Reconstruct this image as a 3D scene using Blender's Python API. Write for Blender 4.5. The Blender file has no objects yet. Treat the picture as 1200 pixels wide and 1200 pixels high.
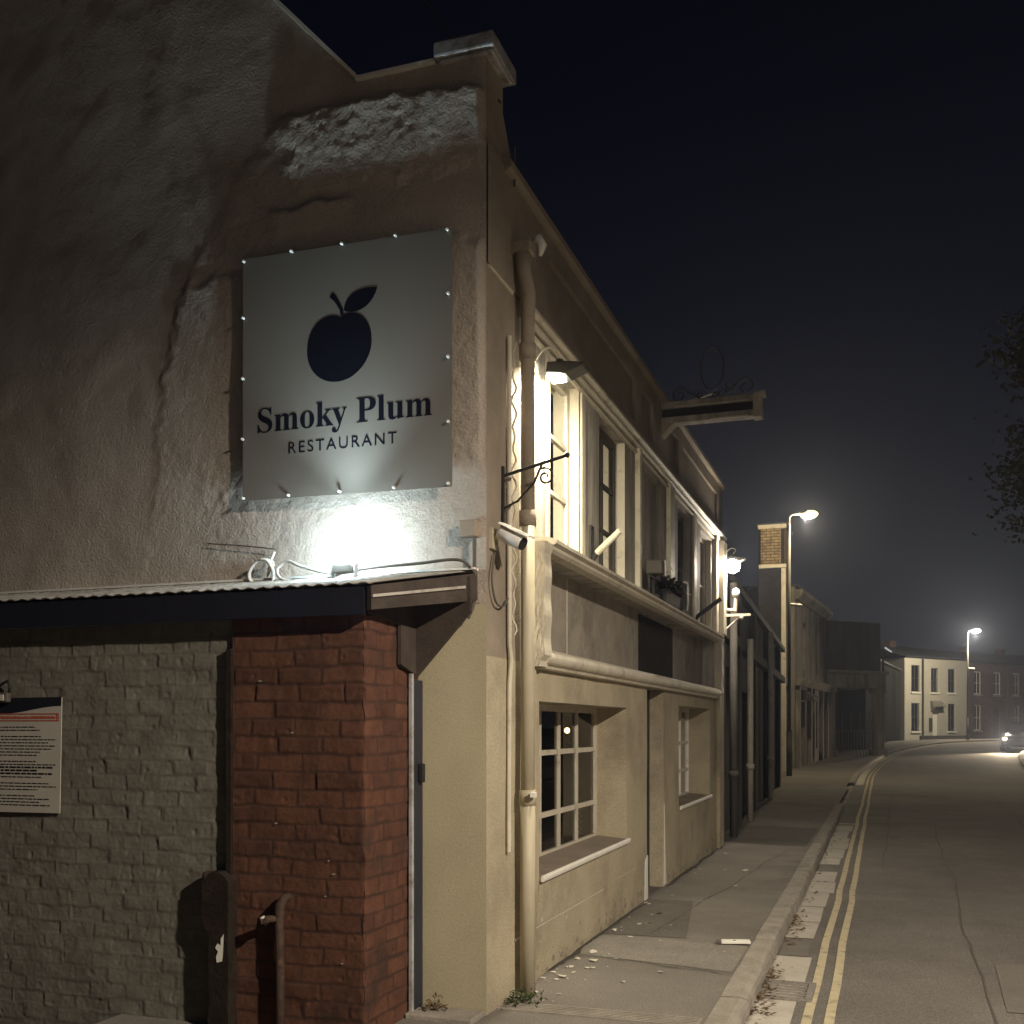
import bpy, bmesh, math, random
from mathutils import Vector, Matrix, noise
random.seed(7)
S = bpy.context.scene
COL = S.collection
R = math.radians

# ------------------------------------------------------------------ camera, world, sun, exposure
cam = bpy.data.cameras.new('camera')
camo = bpy.data.objects.new('camera', cam); COL.objects.link(camo)
camo.location = (0, 0, 1.65)
camo.rotation_euler = (R(90), 0, R(19.188))
cam.sensor_width = 36; cam.lens = 37.5; cam.shift_y = 0.21
cam.clip_start = 0.05; cam.clip_end = 2000
S.camera = camo
S.view_settings.view_transform = 'Standard'
S.view_settings.look = 'None'
S.view_settings.exposure = 0.25
S.cycles.use_denoising = True
S.cycles.max_bounces = 6
S.cycles.sample_clamp_indirect = 4.0

W = bpy.data.worlds.new('World'); S.world = W; W.use_nodes = True
wt = W.node_tree
bg = wt.nodes['Background']
tc = wt.nodes.new('ShaderNodeTexCoord'); sp = wt.nodes.new('ShaderNodeSeparateXYZ')
rp = wt.nodes.new('ShaderNodeValToRGB')
wt.links.new(tc.outputs['Generated'], sp.inputs[0]); wt.links.new(sp.outputs['Z'], rp.inputs[0])
wt.links.new(rp.outputs[0], bg.inputs[0])
el = rp.color_ramp.elements
el[0].position = 0.0; el[0].color = (.0150, .0158, .0180, 1)
el[1].position = 0.62; el[1].color = (.0010, .0011, .0026, 1)
e = el.new(0.12); e.color = (.0135, .0146, .0175, 1)
e = el.new(0.22); e.color = (.0085, .0092, .0125, 1)
e = el.new(0.36); e.color = (.0035, .0040, .0070, 1)
e = el.new(0.50); e.color = (.0016, .0018, .0040, 1)
bg.inputs[1].default_value = 1.0

sun = bpy.data.lights.new('sun', 'SUN'); sun.energy = 0.015; sun.angle = R(10); sun.color = (.75, .82, 1)
suno = bpy.data.objects.new('sun', sun); COL.objects.link(suno)
suno.rotation_euler = (R(50), 0, R(40))

# ------------------------------------------------------------------ helpers
def g(y):
    t = min(1, max(0, (y - 40) / 40.0))
    return .83 * t * t * (3 - 2 * t)

class MB:
    def __init__(s): s.v = []; s.f = []
    def quad(s, a, b, c, d): n = len(s.v); s.v += [tuple(a), tuple(b), tuple(c), tuple(d)]; s.f.append((n, n+1, n+2, n+3)); return s
    def poly(s, pts): n = len(s.v); s.v += [tuple(p) for p in pts]; s.f.append(tuple(range(n, n+len(pts))))
    def box(s, x0, x1, y0, y1, z0, z1):
        n = len(s.v)
        s.v += [(x0,y0,z0),(x1,y0,z0),(x1,y1,z0),(x0,y1,z0),(x0,y0,z1),(x1,y0,z1),(x1,y1,z1),(x0,y1,z1)]
        s.f += [tuple(n+i for i in q) for q in ((0,3,2,1),(4,5,6,7),(0,1,5,4),(1,2,6,5),(2,3,7,6),(3,0,4,7))]
        return s
    def prism(s, pts, vec):
        n = len(s.v); k = len(pts); vec = Vector(vec)
        s.v += [tuple(p) for p in pts] + [tuple(Vector(p)+vec) for p in pts]
        s.f.append(tuple(range(n+k-1, n-1, -1))); s.f.append(tuple(range(n+k, n+2*k)))
        for i in range(k):
            j = (i+1) % k
            s.f.append((n+i, n+j, n+k+j, n+k+i))
        return s
    def tube(s, pts, r, seg=8, caps=True):
        pts = [Vector(p) for p in pts]; n0 = len(s.v); m = len(pts)
        rs = r if isinstance(r, (list, tuple)) else [r]*m
        up = None
        for i, p in enumerate(pts):
            d = (pts[min(i+1, m-1)] - pts[max(i-1, 0)]).normalized()
            if up is None:
                up = Vector((0,0,1)) if abs(d.z) < .9 else Vector((1,0,0))
            a = d.cross(up)
            if a.length < 1e-4: a = d.cross(Vector((0,1,0)))
            a.normalize(); b = a.cross(d).normalized(); up = b
            for k in range(seg):
                t = 2*math.pi*k/seg
                s.v.append(tuple(p + (a*math.cos(t) + b*math.sin(t))*rs[i]))
        for i in range(m-1):
            for k in range(seg):
                k2 = (k+1) % seg
                s.f.append((n0+i*seg+k, n0+i*seg+k2, n0+(i+1)*seg+k2, n0+(i+1)*seg+k))
        if caps:
            s.f.append(tuple(n0+k for k in range(seg-1, -1, -1)))
            s.f.append(tuple(n0+(m-1)*seg+k for k in range(seg)))
        return s
    def ball(s, c, rx, ry=None, rz=None, seg=14, rings=9):
        ry = ry or rx; rz = rz or rx; n0 = len(s.v)
        s.v.append((c[0], c[1], c[2]+rz))
        for i in range(1, rings):
            ph = math.pi*i/rings
            for k in range(seg):
                t = 2*math.pi*k/seg
                s.v.append((c[0]+rx*math.sin(ph)*math.cos(t), c[1]+ry*math.sin(ph)*math.sin(t), c[2]+rz*math.cos(ph)))
        s.v.append((c[0], c[1], c[2]-rz)); last = len(s.v)-1
        for k in range(seg):
            k2 = (k+1) % seg
            s.f.append((n0, n0+1+k, n0+1+k2))
            for i in range(rings-2):
                s.f.append((n0+1+i*seg+k, n0+1+(i+1)*seg+k, n0+1+(i+1)*seg+k2, n0+1+i*seg+k2))
            s.f.append((last, n0+1+(rings-2)*seg+k2, n0+1+(rings-2)*seg+k))
        return s
    def build(s, name, mat, parent=None, smooth=False, bevel=0):
        o0 = Vector((0,0,0))
        if parent:
            p = parent
            while p: o0 += p.location; p = p.parent
        me = bpy.data.meshes.new(name)
        me.from_pydata([tuple(Vector(v)-o0) for v in s.v], [], s.f)
        me.update()
        if mat: me.materials.append(mat)
        bm = bmesh.new(); bm.from_mesh(me); bmesh.ops.recalc_face_normals(bm, faces=bm.faces); bm.to_mesh(me); bm.free()
        if smooth:
            me.polygons.foreach_set('use_smooth', [True]*len(me.polygons))
        o = bpy.data.objects.new(name, me); COL.objects.link(o)
        if parent: o.parent = parent
        if bevel:
            md = o.modifiers.new('bevel', 'BEVEL'); md.width = bevel; md.segments = 2; md.limit_method = 'ANGLE'
        return o

def tag(o, label=None, cat=None, group=None, kind=None):
    if label: o['label'] = label
    if cat: o['category'] = cat
    if group: o['group'] = group
    if kind: o['kind'] = kind
    return o
def empty(name, loc, label, cat, group=None):
    o = bpy.data.objects.new(name, None); COL.objects.link(o); o.location = loc; o.empty_display_size = .2
    return tag(o, label, cat, group)
def copy_tree(o, parent=None):
    c = o.copy(); COL.objects.link(c); c.parent = parent
    if o.data and o.type == 'LIGHT': pass
    for ch in [x for x in bpy.data.objects if x.parent == o]: copy_tree(ch, c)
    return c
def fr_of(p0, p1, z0=0.0):
    """frame of a facade: u along p0->p1, w out of the wall to its right-hand side, z up"""
    p0 = Vector((p0[0], p0[1], 0)); d = (Vector((p1[0], p1[1], 0)) - p0); L = d.length; d.normalize()
    n = Vector((d.y, -d.x, 0))
    def f(u, w, z):
        p = p0 + d*u + n*w; return (p.x, p.y, z0 + z)
    f.L = L
    return f
def fbox(mb, f, u0, u1, w0, w1, z0, z1):
    n = len(mb.v)
    mb.v += [f(u0,w0,z0), f(u1,w0,z0), f(u1,w1,z0), f(u0,w1,z0), f(u0,w0,z1), f(u1,w0,z1), f(u1,w1,z1), f(u0,w1,z1)]
    mb.f += [tuple(n+i for i in q) for q in ((0,3,2,1),(4,5,6,7),(0,1,5,4),(1,2,6,5),(2,3,7,6),(3,0,4,7))]
    return mb
def fprof(mb, f, prof, u0, u1):
    """profile [(w,z)] swept along u"""
    n = len(mb.v); k = len(prof)
    for u in (u0, u1): mb.v += [f(u, w, z) for w, z in prof]
    mb.f.append(tuple(range(n+k-1, n-1, -1))); mb.f.append(tuple(range(n+k, n+2*k)))
    for i in range(k):
        j = (i+1) % k; mb.f.append((n+i, n+j, n+k+j, n+k+i))
    return mb
def wall_grid(f, u0, u1, z0, z1, ops, step=0, amp=0.0, w=0.0):
    """wall face with openings [(u0,u1,z0,z1,depth)] and their reveals; optional uneven surface"""
    us = {u0, u1}; zs = {z0, z1}
    for o in ops:
        us |= {o[0], o[1]}; zs |= {o[2], o[3]}
    def fill(s):
        s = sorted(s); r = [s[0]]
        for a, b in zip(s, s[1:]):
            k = max(1, int((b-a)/step)) if step else 1
            r += [a + (b-a)*i/k for i in range(1, k)] + [b]
        return r
    us = fill(us); zs = fill(zs); mb = MB(); idx = {}
    def V(i, j):
        if (i, j) not in idx:
            u, z = us[i], zs[j]
            d = amp*noise.noise(Vector((u*1.1, z*1.1, 3.7))) + .4*amp*noise.noise(Vector((u*4, z*4, 1.2))) if amp else 0
            if i in (0, len(us)-1): d = 0
            idx[i, j] = len(mb.v); mb.v.append(f(u, w+d, z))
        return idx[i, j]
    def inside(u, z): return any(o[0] < u < o[1] and o[2] < z < o[3] for o in ops)
    for i in range(len(us)-1):
        for j in range(len(zs)-1):
            if not inside((us[i]+us[i+1])/2, (zs[j]+zs[j+1])/2):
                mb.f.append((V(i,j), V(i+1,j), V(i+1,j+1), V(i,j+1)))
    for a, b, c, d, dep in ops:
        i0, i1 = us.index(a), us.index(b); j0, j1 = zs.index(c), zs.index(d)
        per = [(i, j0) for i in range(i0, i1)] + [(i1, j) for j in range(j0, j1)] + [(i, j1) for i in range(i1, i0, -1)] + [(i0, j) for j in range(j1, j0, -1)]
        bk = []
        for i, j in per:
            V(i, j); bk.append(len(mb.v)); mb.v.append(f(us[i], w-dep, zs[j]))
        n = len(per)
        for k in range(n):
            k2 = (k+1) % n
            if j0 == 0 and per[k][1] == 0 and per[k2][1] == 0: continue
            mb.f.append((idx[per[k]], idx[per[k2]], bk[k2], bk[k]))
    return mb

# ------------------------------------------------------------------ materials
def mat(name, col, rough=.85, var=.18, vscale=2.0, bump=0.0, bscale=40.0, stain=None, sscale=.8, slo=.5, shi=.7, metal=0.0, spec=.3, bdist=.01, streak=False, fine=0.0):
    m = bpy.data.materials.new(name); m.use_nodes = True; t = m.node_tree; N = t.nodes; L = t.links
    p = N['Principled BSDF']; p.inputs['Roughness'].default_value = rough; p.inputs['Metallic'].default_value = metal
    p.inputs['Specular IOR Level'].default_value = spec
    c = N.new('ShaderNodeTexCoord')
    n1 = N.new('ShaderNodeTexNoise'); n1.inputs['Scale'].default_value = vscale; n1.inputs['Detail'].default_value = 6
    n1.inputs['Roughness'].default_value = .65
    L.new(c.outputs['Object'], n1.inputs['Vector'])
    r = N.new('ShaderNodeValToRGB'); r.color_ramp.elements[0].position = .3; r.color_ramp.elements[1].position = .7
    r.color_ramp.elements[0].color = tuple(x*(1-var) for x in col)+(1,); r.color_ramp.elements[1].color = tuple(min(1, x*(1+var)) for x in col)+(1,)
    L.new(n1.outputs['Fac'], r.inputs[0]); out = r.outputs[0]
    if stain:
        n2 = N.new('ShaderNodeTexNoise'); n2.inputs['Scale'].default_value = sscale; n2.inputs['Detail'].default_value = 8; n2.inputs['Roughness'].default_value = .7
        mp = N.new('ShaderNodeMapping'); L.new(c.outputs['Object'], mp.inputs[0]); mp.inputs['Location'].default_value = (5.3, 2.1, .7)
        if streak: mp.inputs['Scale'].default_value = (3, 3, .35)
        L.new(mp.outputs[0], n2.inputs['Vector'])
        r2 = N.new('ShaderNodeValToRGB'); r2.color_ramp.elements[0].position = slo; r2.color_ramp.elements[1].position = shi
        r2.color_ramp.elements[0].color = (0,0,0,1); r2.color_ramp.elements[1].color = (1,1,1,1)
        L.new(n2.outputs['Fac'], r2.inputs[0])
        mx = N.new('ShaderNodeMix'); mx.data_type = 'RGBA'; L.new(r2.outputs[0], mx.inputs['Factor']); L.new(out, mx.inputs['A']); mx.inputs['B'].default_value = tuple(stain)+(1,)
        out = mx.outputs['Result']
    if fine:
        n4 = N.new('ShaderNodeTexNoise'); n4.inputs['Scale'].default_value = 75; n4.inputs['Detail'].default_value = 5; n4.inputs['Roughness'].default_value = .75
        L.new(c.outputs['Object'], n4.inputs['Vector'])
        mr = N.new('ShaderNodeMapRange'); mr.inputs[1].default_value = .3; mr.inputs[2].default_value = .7; mr.inputs[3].default_value = 1-fine; mr.inputs[4].default_value = 1+fine
        L.new(n4.outputs['Fac'], mr.inputs[0])
        vm = N.new('ShaderNodeVectorMath'); vm.operation = 'SCALE'; L.new(out, vm.inputs[0]); L.new(mr.outputs[0], vm.inputs['Scale'])
        out = vm.outputs[0]
    L.new(out, p.inputs['Base Color'])
    if bump:
        n3 = N.new('ShaderNodeTexNoise'); n3.inputs['Scale'].default_value = bscale; n3.inputs['Detail'].default_value = 7; n3.inputs['Roughness'].default_value = .6
        L.new(c.outputs['Object'], n3.inputs['Vector'])
        b = N.new('ShaderNodeBump'); b.inputs['Strength'].default_value = bump; b.inputs['Distance'].default_value = bdist
        L.new(n3.outputs['Fac'], b.inputs['Height']); L.new(b.outputs[0], p.inputs['Normal'])
    m['p'] = 1
    return m
def emit(name, col, strength):
    m = bpy.data.materials.new(name); m.use_nodes = True; t = m.node_tree
    p = t.nodes['Principled BSDF']; p.inputs['Base Color'].default_value = (.8,.8,.8,1)
    p.inputs['Emission Color'].default_value = tuple(col)+(1,); p.inputs['Emission Strength'].default_value = strength
    return m
def glass_mat(name, tint=(.8,.85,.9), rough=.03):
    m = bpy.data.materials.new(name); m.use_nodes = True; t = m.node_tree; N = t.nodes; L = t.links
    N.remove(N['Principled BSDF']); out = N['Material Output']
    a = N.new('ShaderNodeBsdfTransparent'); a.inputs[0].default_value = tuple(tint)+(1,)
    b = N.new('ShaderNodeBsdfGlossy'); b.inputs['Roughness'].default_value = rough
    n = N.new('ShaderNodeTexNoise'); n.inputs['Scale'].default_value = 3; bp = N.new('ShaderNodeBump'); bp.inputs['Strength'].default_value = .04
    L.new(n.outputs['Fac'], bp.inputs['Height']); L.new(bp.outputs[0], b.inputs['Normal'])
    fz = N.new('ShaderNodeFresnel'); fz.inputs[0].default_value = 1.5
    mx = N.new('ShaderNodeMixShader'); L.new(fz.outputs[0], mx.inputs[0]); L.new(a.outputs[0], mx.inputs[1]); L.new(b.outputs[0], mx.inputs[2])
    L.new(mx.outputs[0], out.inputs['Surface'])
    return m
def brick_mat(name, c1, c2, mortar, bw=.225, bh=.085, ms=.008, bump=.6, axis='xz', rough=.85, stain=None, mix=.5, msm=.3):
    m = bpy.data.materials.new(name); m.use_nodes = True; t = m.node_tree; N = t.nodes; L = t.links
    p = N['Principled BSDF']; p.inputs['Roughness'].default_value = rough; p.inputs['Specular IOR Level'].default_value = .25
    c = N.new('ShaderNodeTexCoord'); s = N.new('ShaderNodeSeparateXYZ'); L.new(c.outputs['Object'], s.inputs[0])
    ad = N.new('ShaderNodeMath'); ad.operation = 'ADD'; L.new(s.outputs['X'], ad.inputs[0]); L.new(s.outputs['Y'], ad.inputs[1])
    cb = N.new('ShaderNodeCombineXYZ'); L.new(ad.outputs[0], cb.inputs[0]); L.new(s.outputs['Z'], cb.inputs[1])
    wn = N.new('ShaderNodeTexNoise'); wn.inputs['Scale'].default_value = 9; L.new(c.outputs['Object'], wn.inputs['Vector'])
    ws = N.new('ShaderNodeVectorMath'); ws.operation = 'SCALE'; ws.inputs['Scale'].default_value = .036; L.new(wn.outputs['Color'], ws.inputs[0])
    wa = N.new('ShaderNodeVectorMath'); L.new(cb.outputs[0], wa.inputs[0]); L.new(ws.outputs[0], wa.inputs[1])
    b = N.new('ShaderNodeTexBrick'); L.new(wa.outputs[0], b.inputs['Vector'])
    b.inputs['Scale'].default_value = 1; b.inputs['Brick Width'].default_value = bw; b.inputs['Row Height'].default_value = bh
    b.inputs['Mortar Size'].default_value = ms; b.inputs['Mortar Smooth'].default_value = msm; b.inputs['Bias'].default_value = 0
    b.inputs['Color1'].default_value = tuple(c1)+(1,); b.inputs['Color2'].default_value = tuple(c2)+(1,); b.inputs['Mortar'].default_value = tuple(mortar)+(1,)
    n = N.new('ShaderNodeTexNoise'); n.inputs['Scale'].default_value = 5; n.inputs['Detail'].default_value = 8; n.inputs['Roughness'].default_value = .7
    L.new(c.outputs['Object'], n.inputs['Vector'])
    mr = N.new('ShaderNodeMapRange'); mr.inputs[1].default_value = .3; mr.inputs[2].default_value = .7; mr.inputs[3].default_value = 1-mix; mr.inputs[4].default_value = 1+mix
    L.new(n.outputs['Fac'], mr.inputs[0])
    vm = N.new('ShaderNodeVectorMath'); vm.operation = 'SCALE'; L.new(b.outputs['Color'], vm.inputs[0]); L.new(mr.outputs[0], vm.inputs['Scale'])
    L.new(vm.outputs[0], p.inputs['Base Color'])
    n2 = N.new('ShaderNodeTexNoise'); n2.inputs['Scale'].default_value = 30; n2.inputs['Detail'].default_value = 6; L.new(c.outputs['Object'], n2.inputs['Vector'])
    ml = N.new('ShaderNodeMath'); ml.operation = 'MULTIPLY_ADD'; L.new(b.outputs['Fac'], ml.inputs[0]); ml.inputs[1].default_value = -1.0; L.new(n2.outputs['Fac'], ml.inputs[2])
    bp = N.new('ShaderNodeBump'); bp.inputs['Strength'].default_value = bump; bp.inputs['Distance'].default_value = .012
    L.new(ml.outputs[0], bp.inputs['Height']); L.new(bp.outputs[0], p.inputs['Normal'])
    return m

M = {}
M['gable'] = mat('gable_render', (.45,.39,.325), .92, .12, 1.2, .7, 60, (.37,.313,.255), 1.1, .46, .75, bdist=.014, fine=.16)
M['cream'] = mat('cream_paint', (.43,.38,.25), .75, .08, 1.5, .25, 60, (.34,.295,.19), .9, .55, .8, bdist=.007, fine=.12)
M['cream_dirty'] = mat('dirty_cream_render', (.42,.363,.25), .85, .13, 2.2, .6, 60, (.25,.212,.15), 1.3, .47, .74, bdist=.008, fine=.25)
M['parapet'] = mat('brown_parapet_render', (.30,.25,.19), .9, .14, 1.6, .3, 50, (.20,.165,.122), 1.0, .45, .72, fine=.12)
M['trim'] = mat('pale_trim_paint', (.56,.51,.40), .6, .12, 5, .3, 45, (.30,.26,.2), 4, .55, .72, bdist=.006)
M['pipe'] = mat('cream_pipe_paint', (.42,.37,.265), .5, .07, 6, .1, 80, (.27,.23,.15), 3, .6, .75, streak=True)
M['white'] = mat('white_paint', (.75,.72,.64), .5, .06, 8, .1, 60, (.55,.5,.42), 6, .58, .75)
M['weather'] = mat('weathered_grey_boards', (.42,.385,.33), .85, .22, 3, .4, 50, (.2,.18,.15), 2.2, .42, .66, streak=True)
M['fascia'] = mat('grey_fascia_board', (.33,.295,.235), .8, .2, 2.4, .3, 50, (.20,.175,.14), 2.3, .5, .66, fine=.15)
M['black'] = mat('black_iron', (.022,.021,.02), .55, .2, 8, .2, 60)
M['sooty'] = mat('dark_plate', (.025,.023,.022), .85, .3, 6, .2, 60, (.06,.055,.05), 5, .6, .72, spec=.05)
M['darkwood'] = mat('dark_stained_timber', (.05,.038,.03), .8, .25, 5, .4, 45, (.085,.065,.05), 2, .5, .7)
M['navy'] = mat('navy_board_paint', (.008,.008,.014), .7, .2, 4, .2, 60)
M['rust'] = mat('rusty_iron', (.055,.035,.025), .8, .4, 14, .6, 60, (.11,.06,.035), 9, .5, .65)
M['tin'] = mat('galvanised_sheet', (.45,.45,.44), .55, .15, 6, .2, 60, (.22,.18,.14), 5, .5, .66, metal=.3)
M['sign'] = mat('sign_panel', (.178,.160,.134), .85, .035, 1.4, .06, 6, bdist=.01, spec=.08)
M['notice'] = mat('notice_paper', (.42,.39,.33), .7, .08, 5)
M['ink'] = mat('sign_ink', (.007,.007,.012), .8, .1, 4, spec=.04)
M['steel'] = mat('screw_steel', (.8,.78,.72), .4, .05, 10)
M['asphalt'] = mat('road_asphalt', (.19,.172,.152), .85, .14, .8, .6, 130, (.135,.121,.106), .45, .45, .66, bdist=.012, fine=.6)
M['asphalt2'] = mat('patched_asphalt', (.19,.171,.147), .9, .18, 1.2, .6, 130, bdist=.01, fine=.3)
M['pave'] = mat('pavement_tarmac', (.20,.181,.155), .9, .16, 1.0, .5, 120, (.155,.139,.118), 1.0, .46, .66, bdist=.01, fine=.5)
M['pave_dark'] = mat('dark_tarmac_patch', (.125,.112,.097), .9, .16, 2, .5, 120, bdist=.01, fine=.5)
M['pave_lite'] = mat('pale_tarmac_patch', (.23,.209,.18), .9, .16, 2, .5, 120, bdist=.01, fine=.45)
M['kerb'] = mat('granite_kerb', (.30,.27,.225), .85, .2, 5, .5, 70, (.2,.18,.15), 3, .5, .75, fine=.2)
M['gutter'] = mat('concrete_channel', (.47,.43,.365), .85, .12, 4, .4, 90, (.28,.25,.21), 3, .58, .75, fine=.15)
M['yellow'] = mat('worn_yellow_paint', (.52,.445,.29), .75, .12, 8, .3, 90, (.17,.15,.12), 7, .54, .7, fine=.15)
M['ground'] = mat('dark_ground', (.06,.052,.044), .95, .25, .5, .3, 20)
M['yard'] = mat('yard_concrete', (.07,.062,.05), .9, .25, 2, .4, 40)
M['redbrick'] = brick_mat('red_brick', (.098,.047,.031), (.078,.039,.027), (.055,.030,.022), .30, .094, .006, .5, mix=.4)
M['paintbrick'] = brick_mat('painted_brick', (.155,.150,.106), (.142,.137,.098), (.118,.114,.082), .26, .086, .006, .35, mix=.22)
M['darkbrick'] = brick_mat('sooty_brick', (.055,.045,.04), (.04,.034,.03), (.035,.03,.027), .23, .08, .008, .5)
M['terrbrick'] = brick_mat('terrace_brick', (.12,.06,.045), (.09,.05,.04), (.09,.075,.065), .23, .08, .008, .4)
M['towerbrick'] = brick_mat('lamplit_brick', (.29,.21,.10), (.19,.135,.065), (.09,.07,.04), .30, .11, .02, .6, mix=.5)  # street lamp's yellow light put into the brick colour
M['slate'] = mat('slate_roof', (.05,.05,.055), .7, .25, 5, .4, 20)
M['stone_dim'] = mat('dim_stone', (.27,.25,.205), .9, .2, .9, .4, 30, (.10,.09,.075), .8, .45, .65, streak=True)
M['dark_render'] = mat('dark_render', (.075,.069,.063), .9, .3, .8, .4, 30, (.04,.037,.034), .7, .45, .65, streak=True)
M['pilaster'] = mat('grey_pilaster', (.115,.105,.09), .85, .2, 1.5, .3, 30, (.05,.045,.04), 1.2, .5, .7, streak=True)
M['cottage'] = mat('cottage_render', (.46,.43,.365), .85, .06, 1, .2, 30)
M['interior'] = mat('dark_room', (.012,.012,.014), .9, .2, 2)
M['blind'] = mat('cream_blind', (.62,.54,.36), .8, .06, 4)
M['netting'] = mat('grey_net_curtain', (.12,.11,.09), .9, .3, 6)
M['glass'] = glass_mat('window_glass')
M['bark'] = mat('tree_bark', (.07,.055,.042), .9, .25, 6, .7, 25)
M['plastic'] = mat('white_plastic', (.72,.70,.64), .4, .04, 6)
M['cable_dark'] = mat('grey_cable', (.10,.09,.075), .6, .1, 6)
M['doornavy'] = mat('navy_door_paint', (.025,.028,.038), .6, .2, 3)
M['weed'] = mat('weed_leaf', (.05,.065,.025), .7, .3, 10)
M['litter'] = mat('litter_paper', (.55,.51,.43), .8, .15, 12)
M['deadleaf'] = mat('dead_leaf', (.11,.072,.035), .85, .45, 12)
def leafmat():
    m = mat('tree_leaf', (.12,.118,.075), .7, .35, 1.3)
    return m
M['leaf'] = leafmat()

# ------------------------------------------------------------------ ground, road, pavement
def catmull(P, n=8):
    out = []
    for i in range(1, len(P)-2):
        p0, p1, p2, p3 = [Vector(p) for p in P[i-1:i+3]]
        for k in range(n):
            t = k/n
            out.append(.5*((2*p1) + (p2-p0)*t + (2*p0-5*p1+4*p2-p3)*t*t + (3*p1-p0-3*p2+p3)*t**3))
    out.append(Vector(P[-2])); return out
KP = [(-.94,-22),(-.94,-14),(-.94,0),(-.94,12),(-.96,24),(-.97,34),(-.95,41),(-.75,47),(-.38,52.6),(.65,61.1),(3.24,71),(6.1,76.5),(12,84),(24,99),(40,119)]
KC = catmull(KP, 16)
def kn(i):
    d = (KC[min(i+1, len(KC)-1)] - KC[max(i-1, 0)]).normalized(); return Vector((d.y, -d.x))
def strip(o0, o1, z, y0=-99, y1=999, mb=None, wob=0):
    mb = mb or MB(); n0 = len(mb.v); k = 0
    for i, p in enumerate(KC):
        if p.y < y0 or p.y > y1: continue
        n = kn(i); a = p + n*(o0 + wob*noise.noise(Vector((p.y*.8, 1, o0)))); b = p + n*(o1 + wob*noise.noise(Vector((p.y*.8, 1, o0+.02))))
        mb.v += [(a.x, a.y, g(p.y)+z), (b.x, b.y, g(p.y)+z)]; k += 1
    for i in range(k-1): mb.f.append((n0+2*i, n0+2*i+1, n0+2*i+3, n0+2*i+2))
    return mb
mb = MB(); ys = [-60,-20,0,20]+[30+2*i for i in range(32)]+[120,200,400,900]; 
for i, y in enumerate(ys):
    mb.v += [(-600, y, g(y)-.16), (600, y, g(y)-.16)]
    if i: mb.f.append((2*i-2, 2*i-1, 2*i+1, 2*i))
tag(mb.build('ground', M['ground']), kind='structure')
tag(strip(.15, 6.3, -.11).build('road', M['asphalt']), kind='structure')
tag(strip(-3.2, .002, 0).build('pavement', M['pave']), kind='structure')
tag(strip(6.3, 9.0, 0).build('opposite_pavement', M['pave']), kind='structure')
tag(MB().box(-14, -2.7, -6, 5.0, -.155, -.10).build('yard', M['yard']), kind='structure')
# kerb: individual stones as one structure, worn edges, lowered at the vehicle crossing
def kerb_run(o0, o1, y0, y1, flip=False):
    mb = MB(); y = y0
    import bisect
    cy = [p.y for p in KC]
    def at(y):
        i = min(max(bisect.bisect(cy, y), 1), len(KC)-1); a, b = KC[i-1], KC[i]; t = (y-a.y)/(b.y-a.y)
        return a+(b-a)*t, kn(i)
    while y < y1:
        L = .92 if y > 0 else 2.0
        top = .012
        if 23.4 < y < 33: top = -.085
        segs = 5; rows = []
        jx = random.uniform(-.008, .008); jz = random.uniform(-.006, .008)
        for k in range(segs+1):
            yy = y + (L-.012)*k/segs
            p, n = at(yy); ez = .010*noise.noise(Vector((yy*3, 2, 0))); ex = .012*noise.noise(Vector((yy*4, 7, 0)))
            e = -.02 if k in (0, segs) else 0
            prof = [(o0, -.14), (o0, top+jz+e*.4), (o1-.045, top+jz+ez+e*.4), (o1-.012+ex+jx, top-.018+jz+ez), (o1+ex+jx, top-.05), (o1+.008+ex, -.14)]
            if flip: prof = [(o0+o1-a, b) for a, b in prof]
            rows.append([(p.x+n.x*a, p.y+n.y*a, g(yy)+b) for a, b in prof])
        n0 = len(mb.v); kk = len(rows[0])
        for r_ in rows: mb.v += r_
        for i in range(segs):
            for j in range(kk-1):
                mb.f.append((n0+i*kk+j, n0+i*kk+j+1, n0+(i+1)*kk+j+1, n0+(i+1)*kk+j))
        mb.f.append(tuple(n0+j for j in range(kk))); mb.f.append(tuple(n0+segs*kk+j for j in range(kk-1, -1, -1)))
        y += L
    return mb
tag(kerb_run(.0, .16, -10, 96).build('kerb', M['kerb'], smooth=False), kind='structure')
tag(kerb_run(6.14, 6.32, -10, 60, True).build('opposite_kerb', M['kerb']), kind='structure')
# concrete channel beside the kerb: slabs of different tone
mb = MB(); mb2 = MB(); y = 1.0
while y < 20.1:
    L = random.uniform(.7, 1.25)
    w1 = .42 + random.uniform(-.03, .03)
    t = (mb2 if random.random() < .12 else mb)
    if not (6.95 < y+L/2 < 7.75):
        t.quad((-.94+.155, y, -.105), (-.94+w1, y, -.105+random.uniform(-.001,.002)), (-.94+w1+random.uniform(-.015,.015), y+L-.02, -.105), (-.94+.155, y+L-.02, -.105))
    y += L
tag(mb.build('gutter_channel', M['gutter']), kind='structure')
tag(mb2.build('gutter_channel_worn', M['asphalt2']), kind='structure')
tag(strip(.17, .40, -.105, 34, 70).build('gutter_channel_far', M['gutter']), kind='structure')
mb = strip(.475, .535, -.104, -20, 90, wob=.018); strip(.605, .665, -.104, -20, 90, mb, wob=.018)
mb.quad((-.76, 20.1, -.102), (-.40, 20.1, -.102), (-.40, 20.32, -.102), (-.76, 20.32, -.102))
tag(mb.build('yellow_line_marking', M['yellow']), kind='structure')
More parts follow.
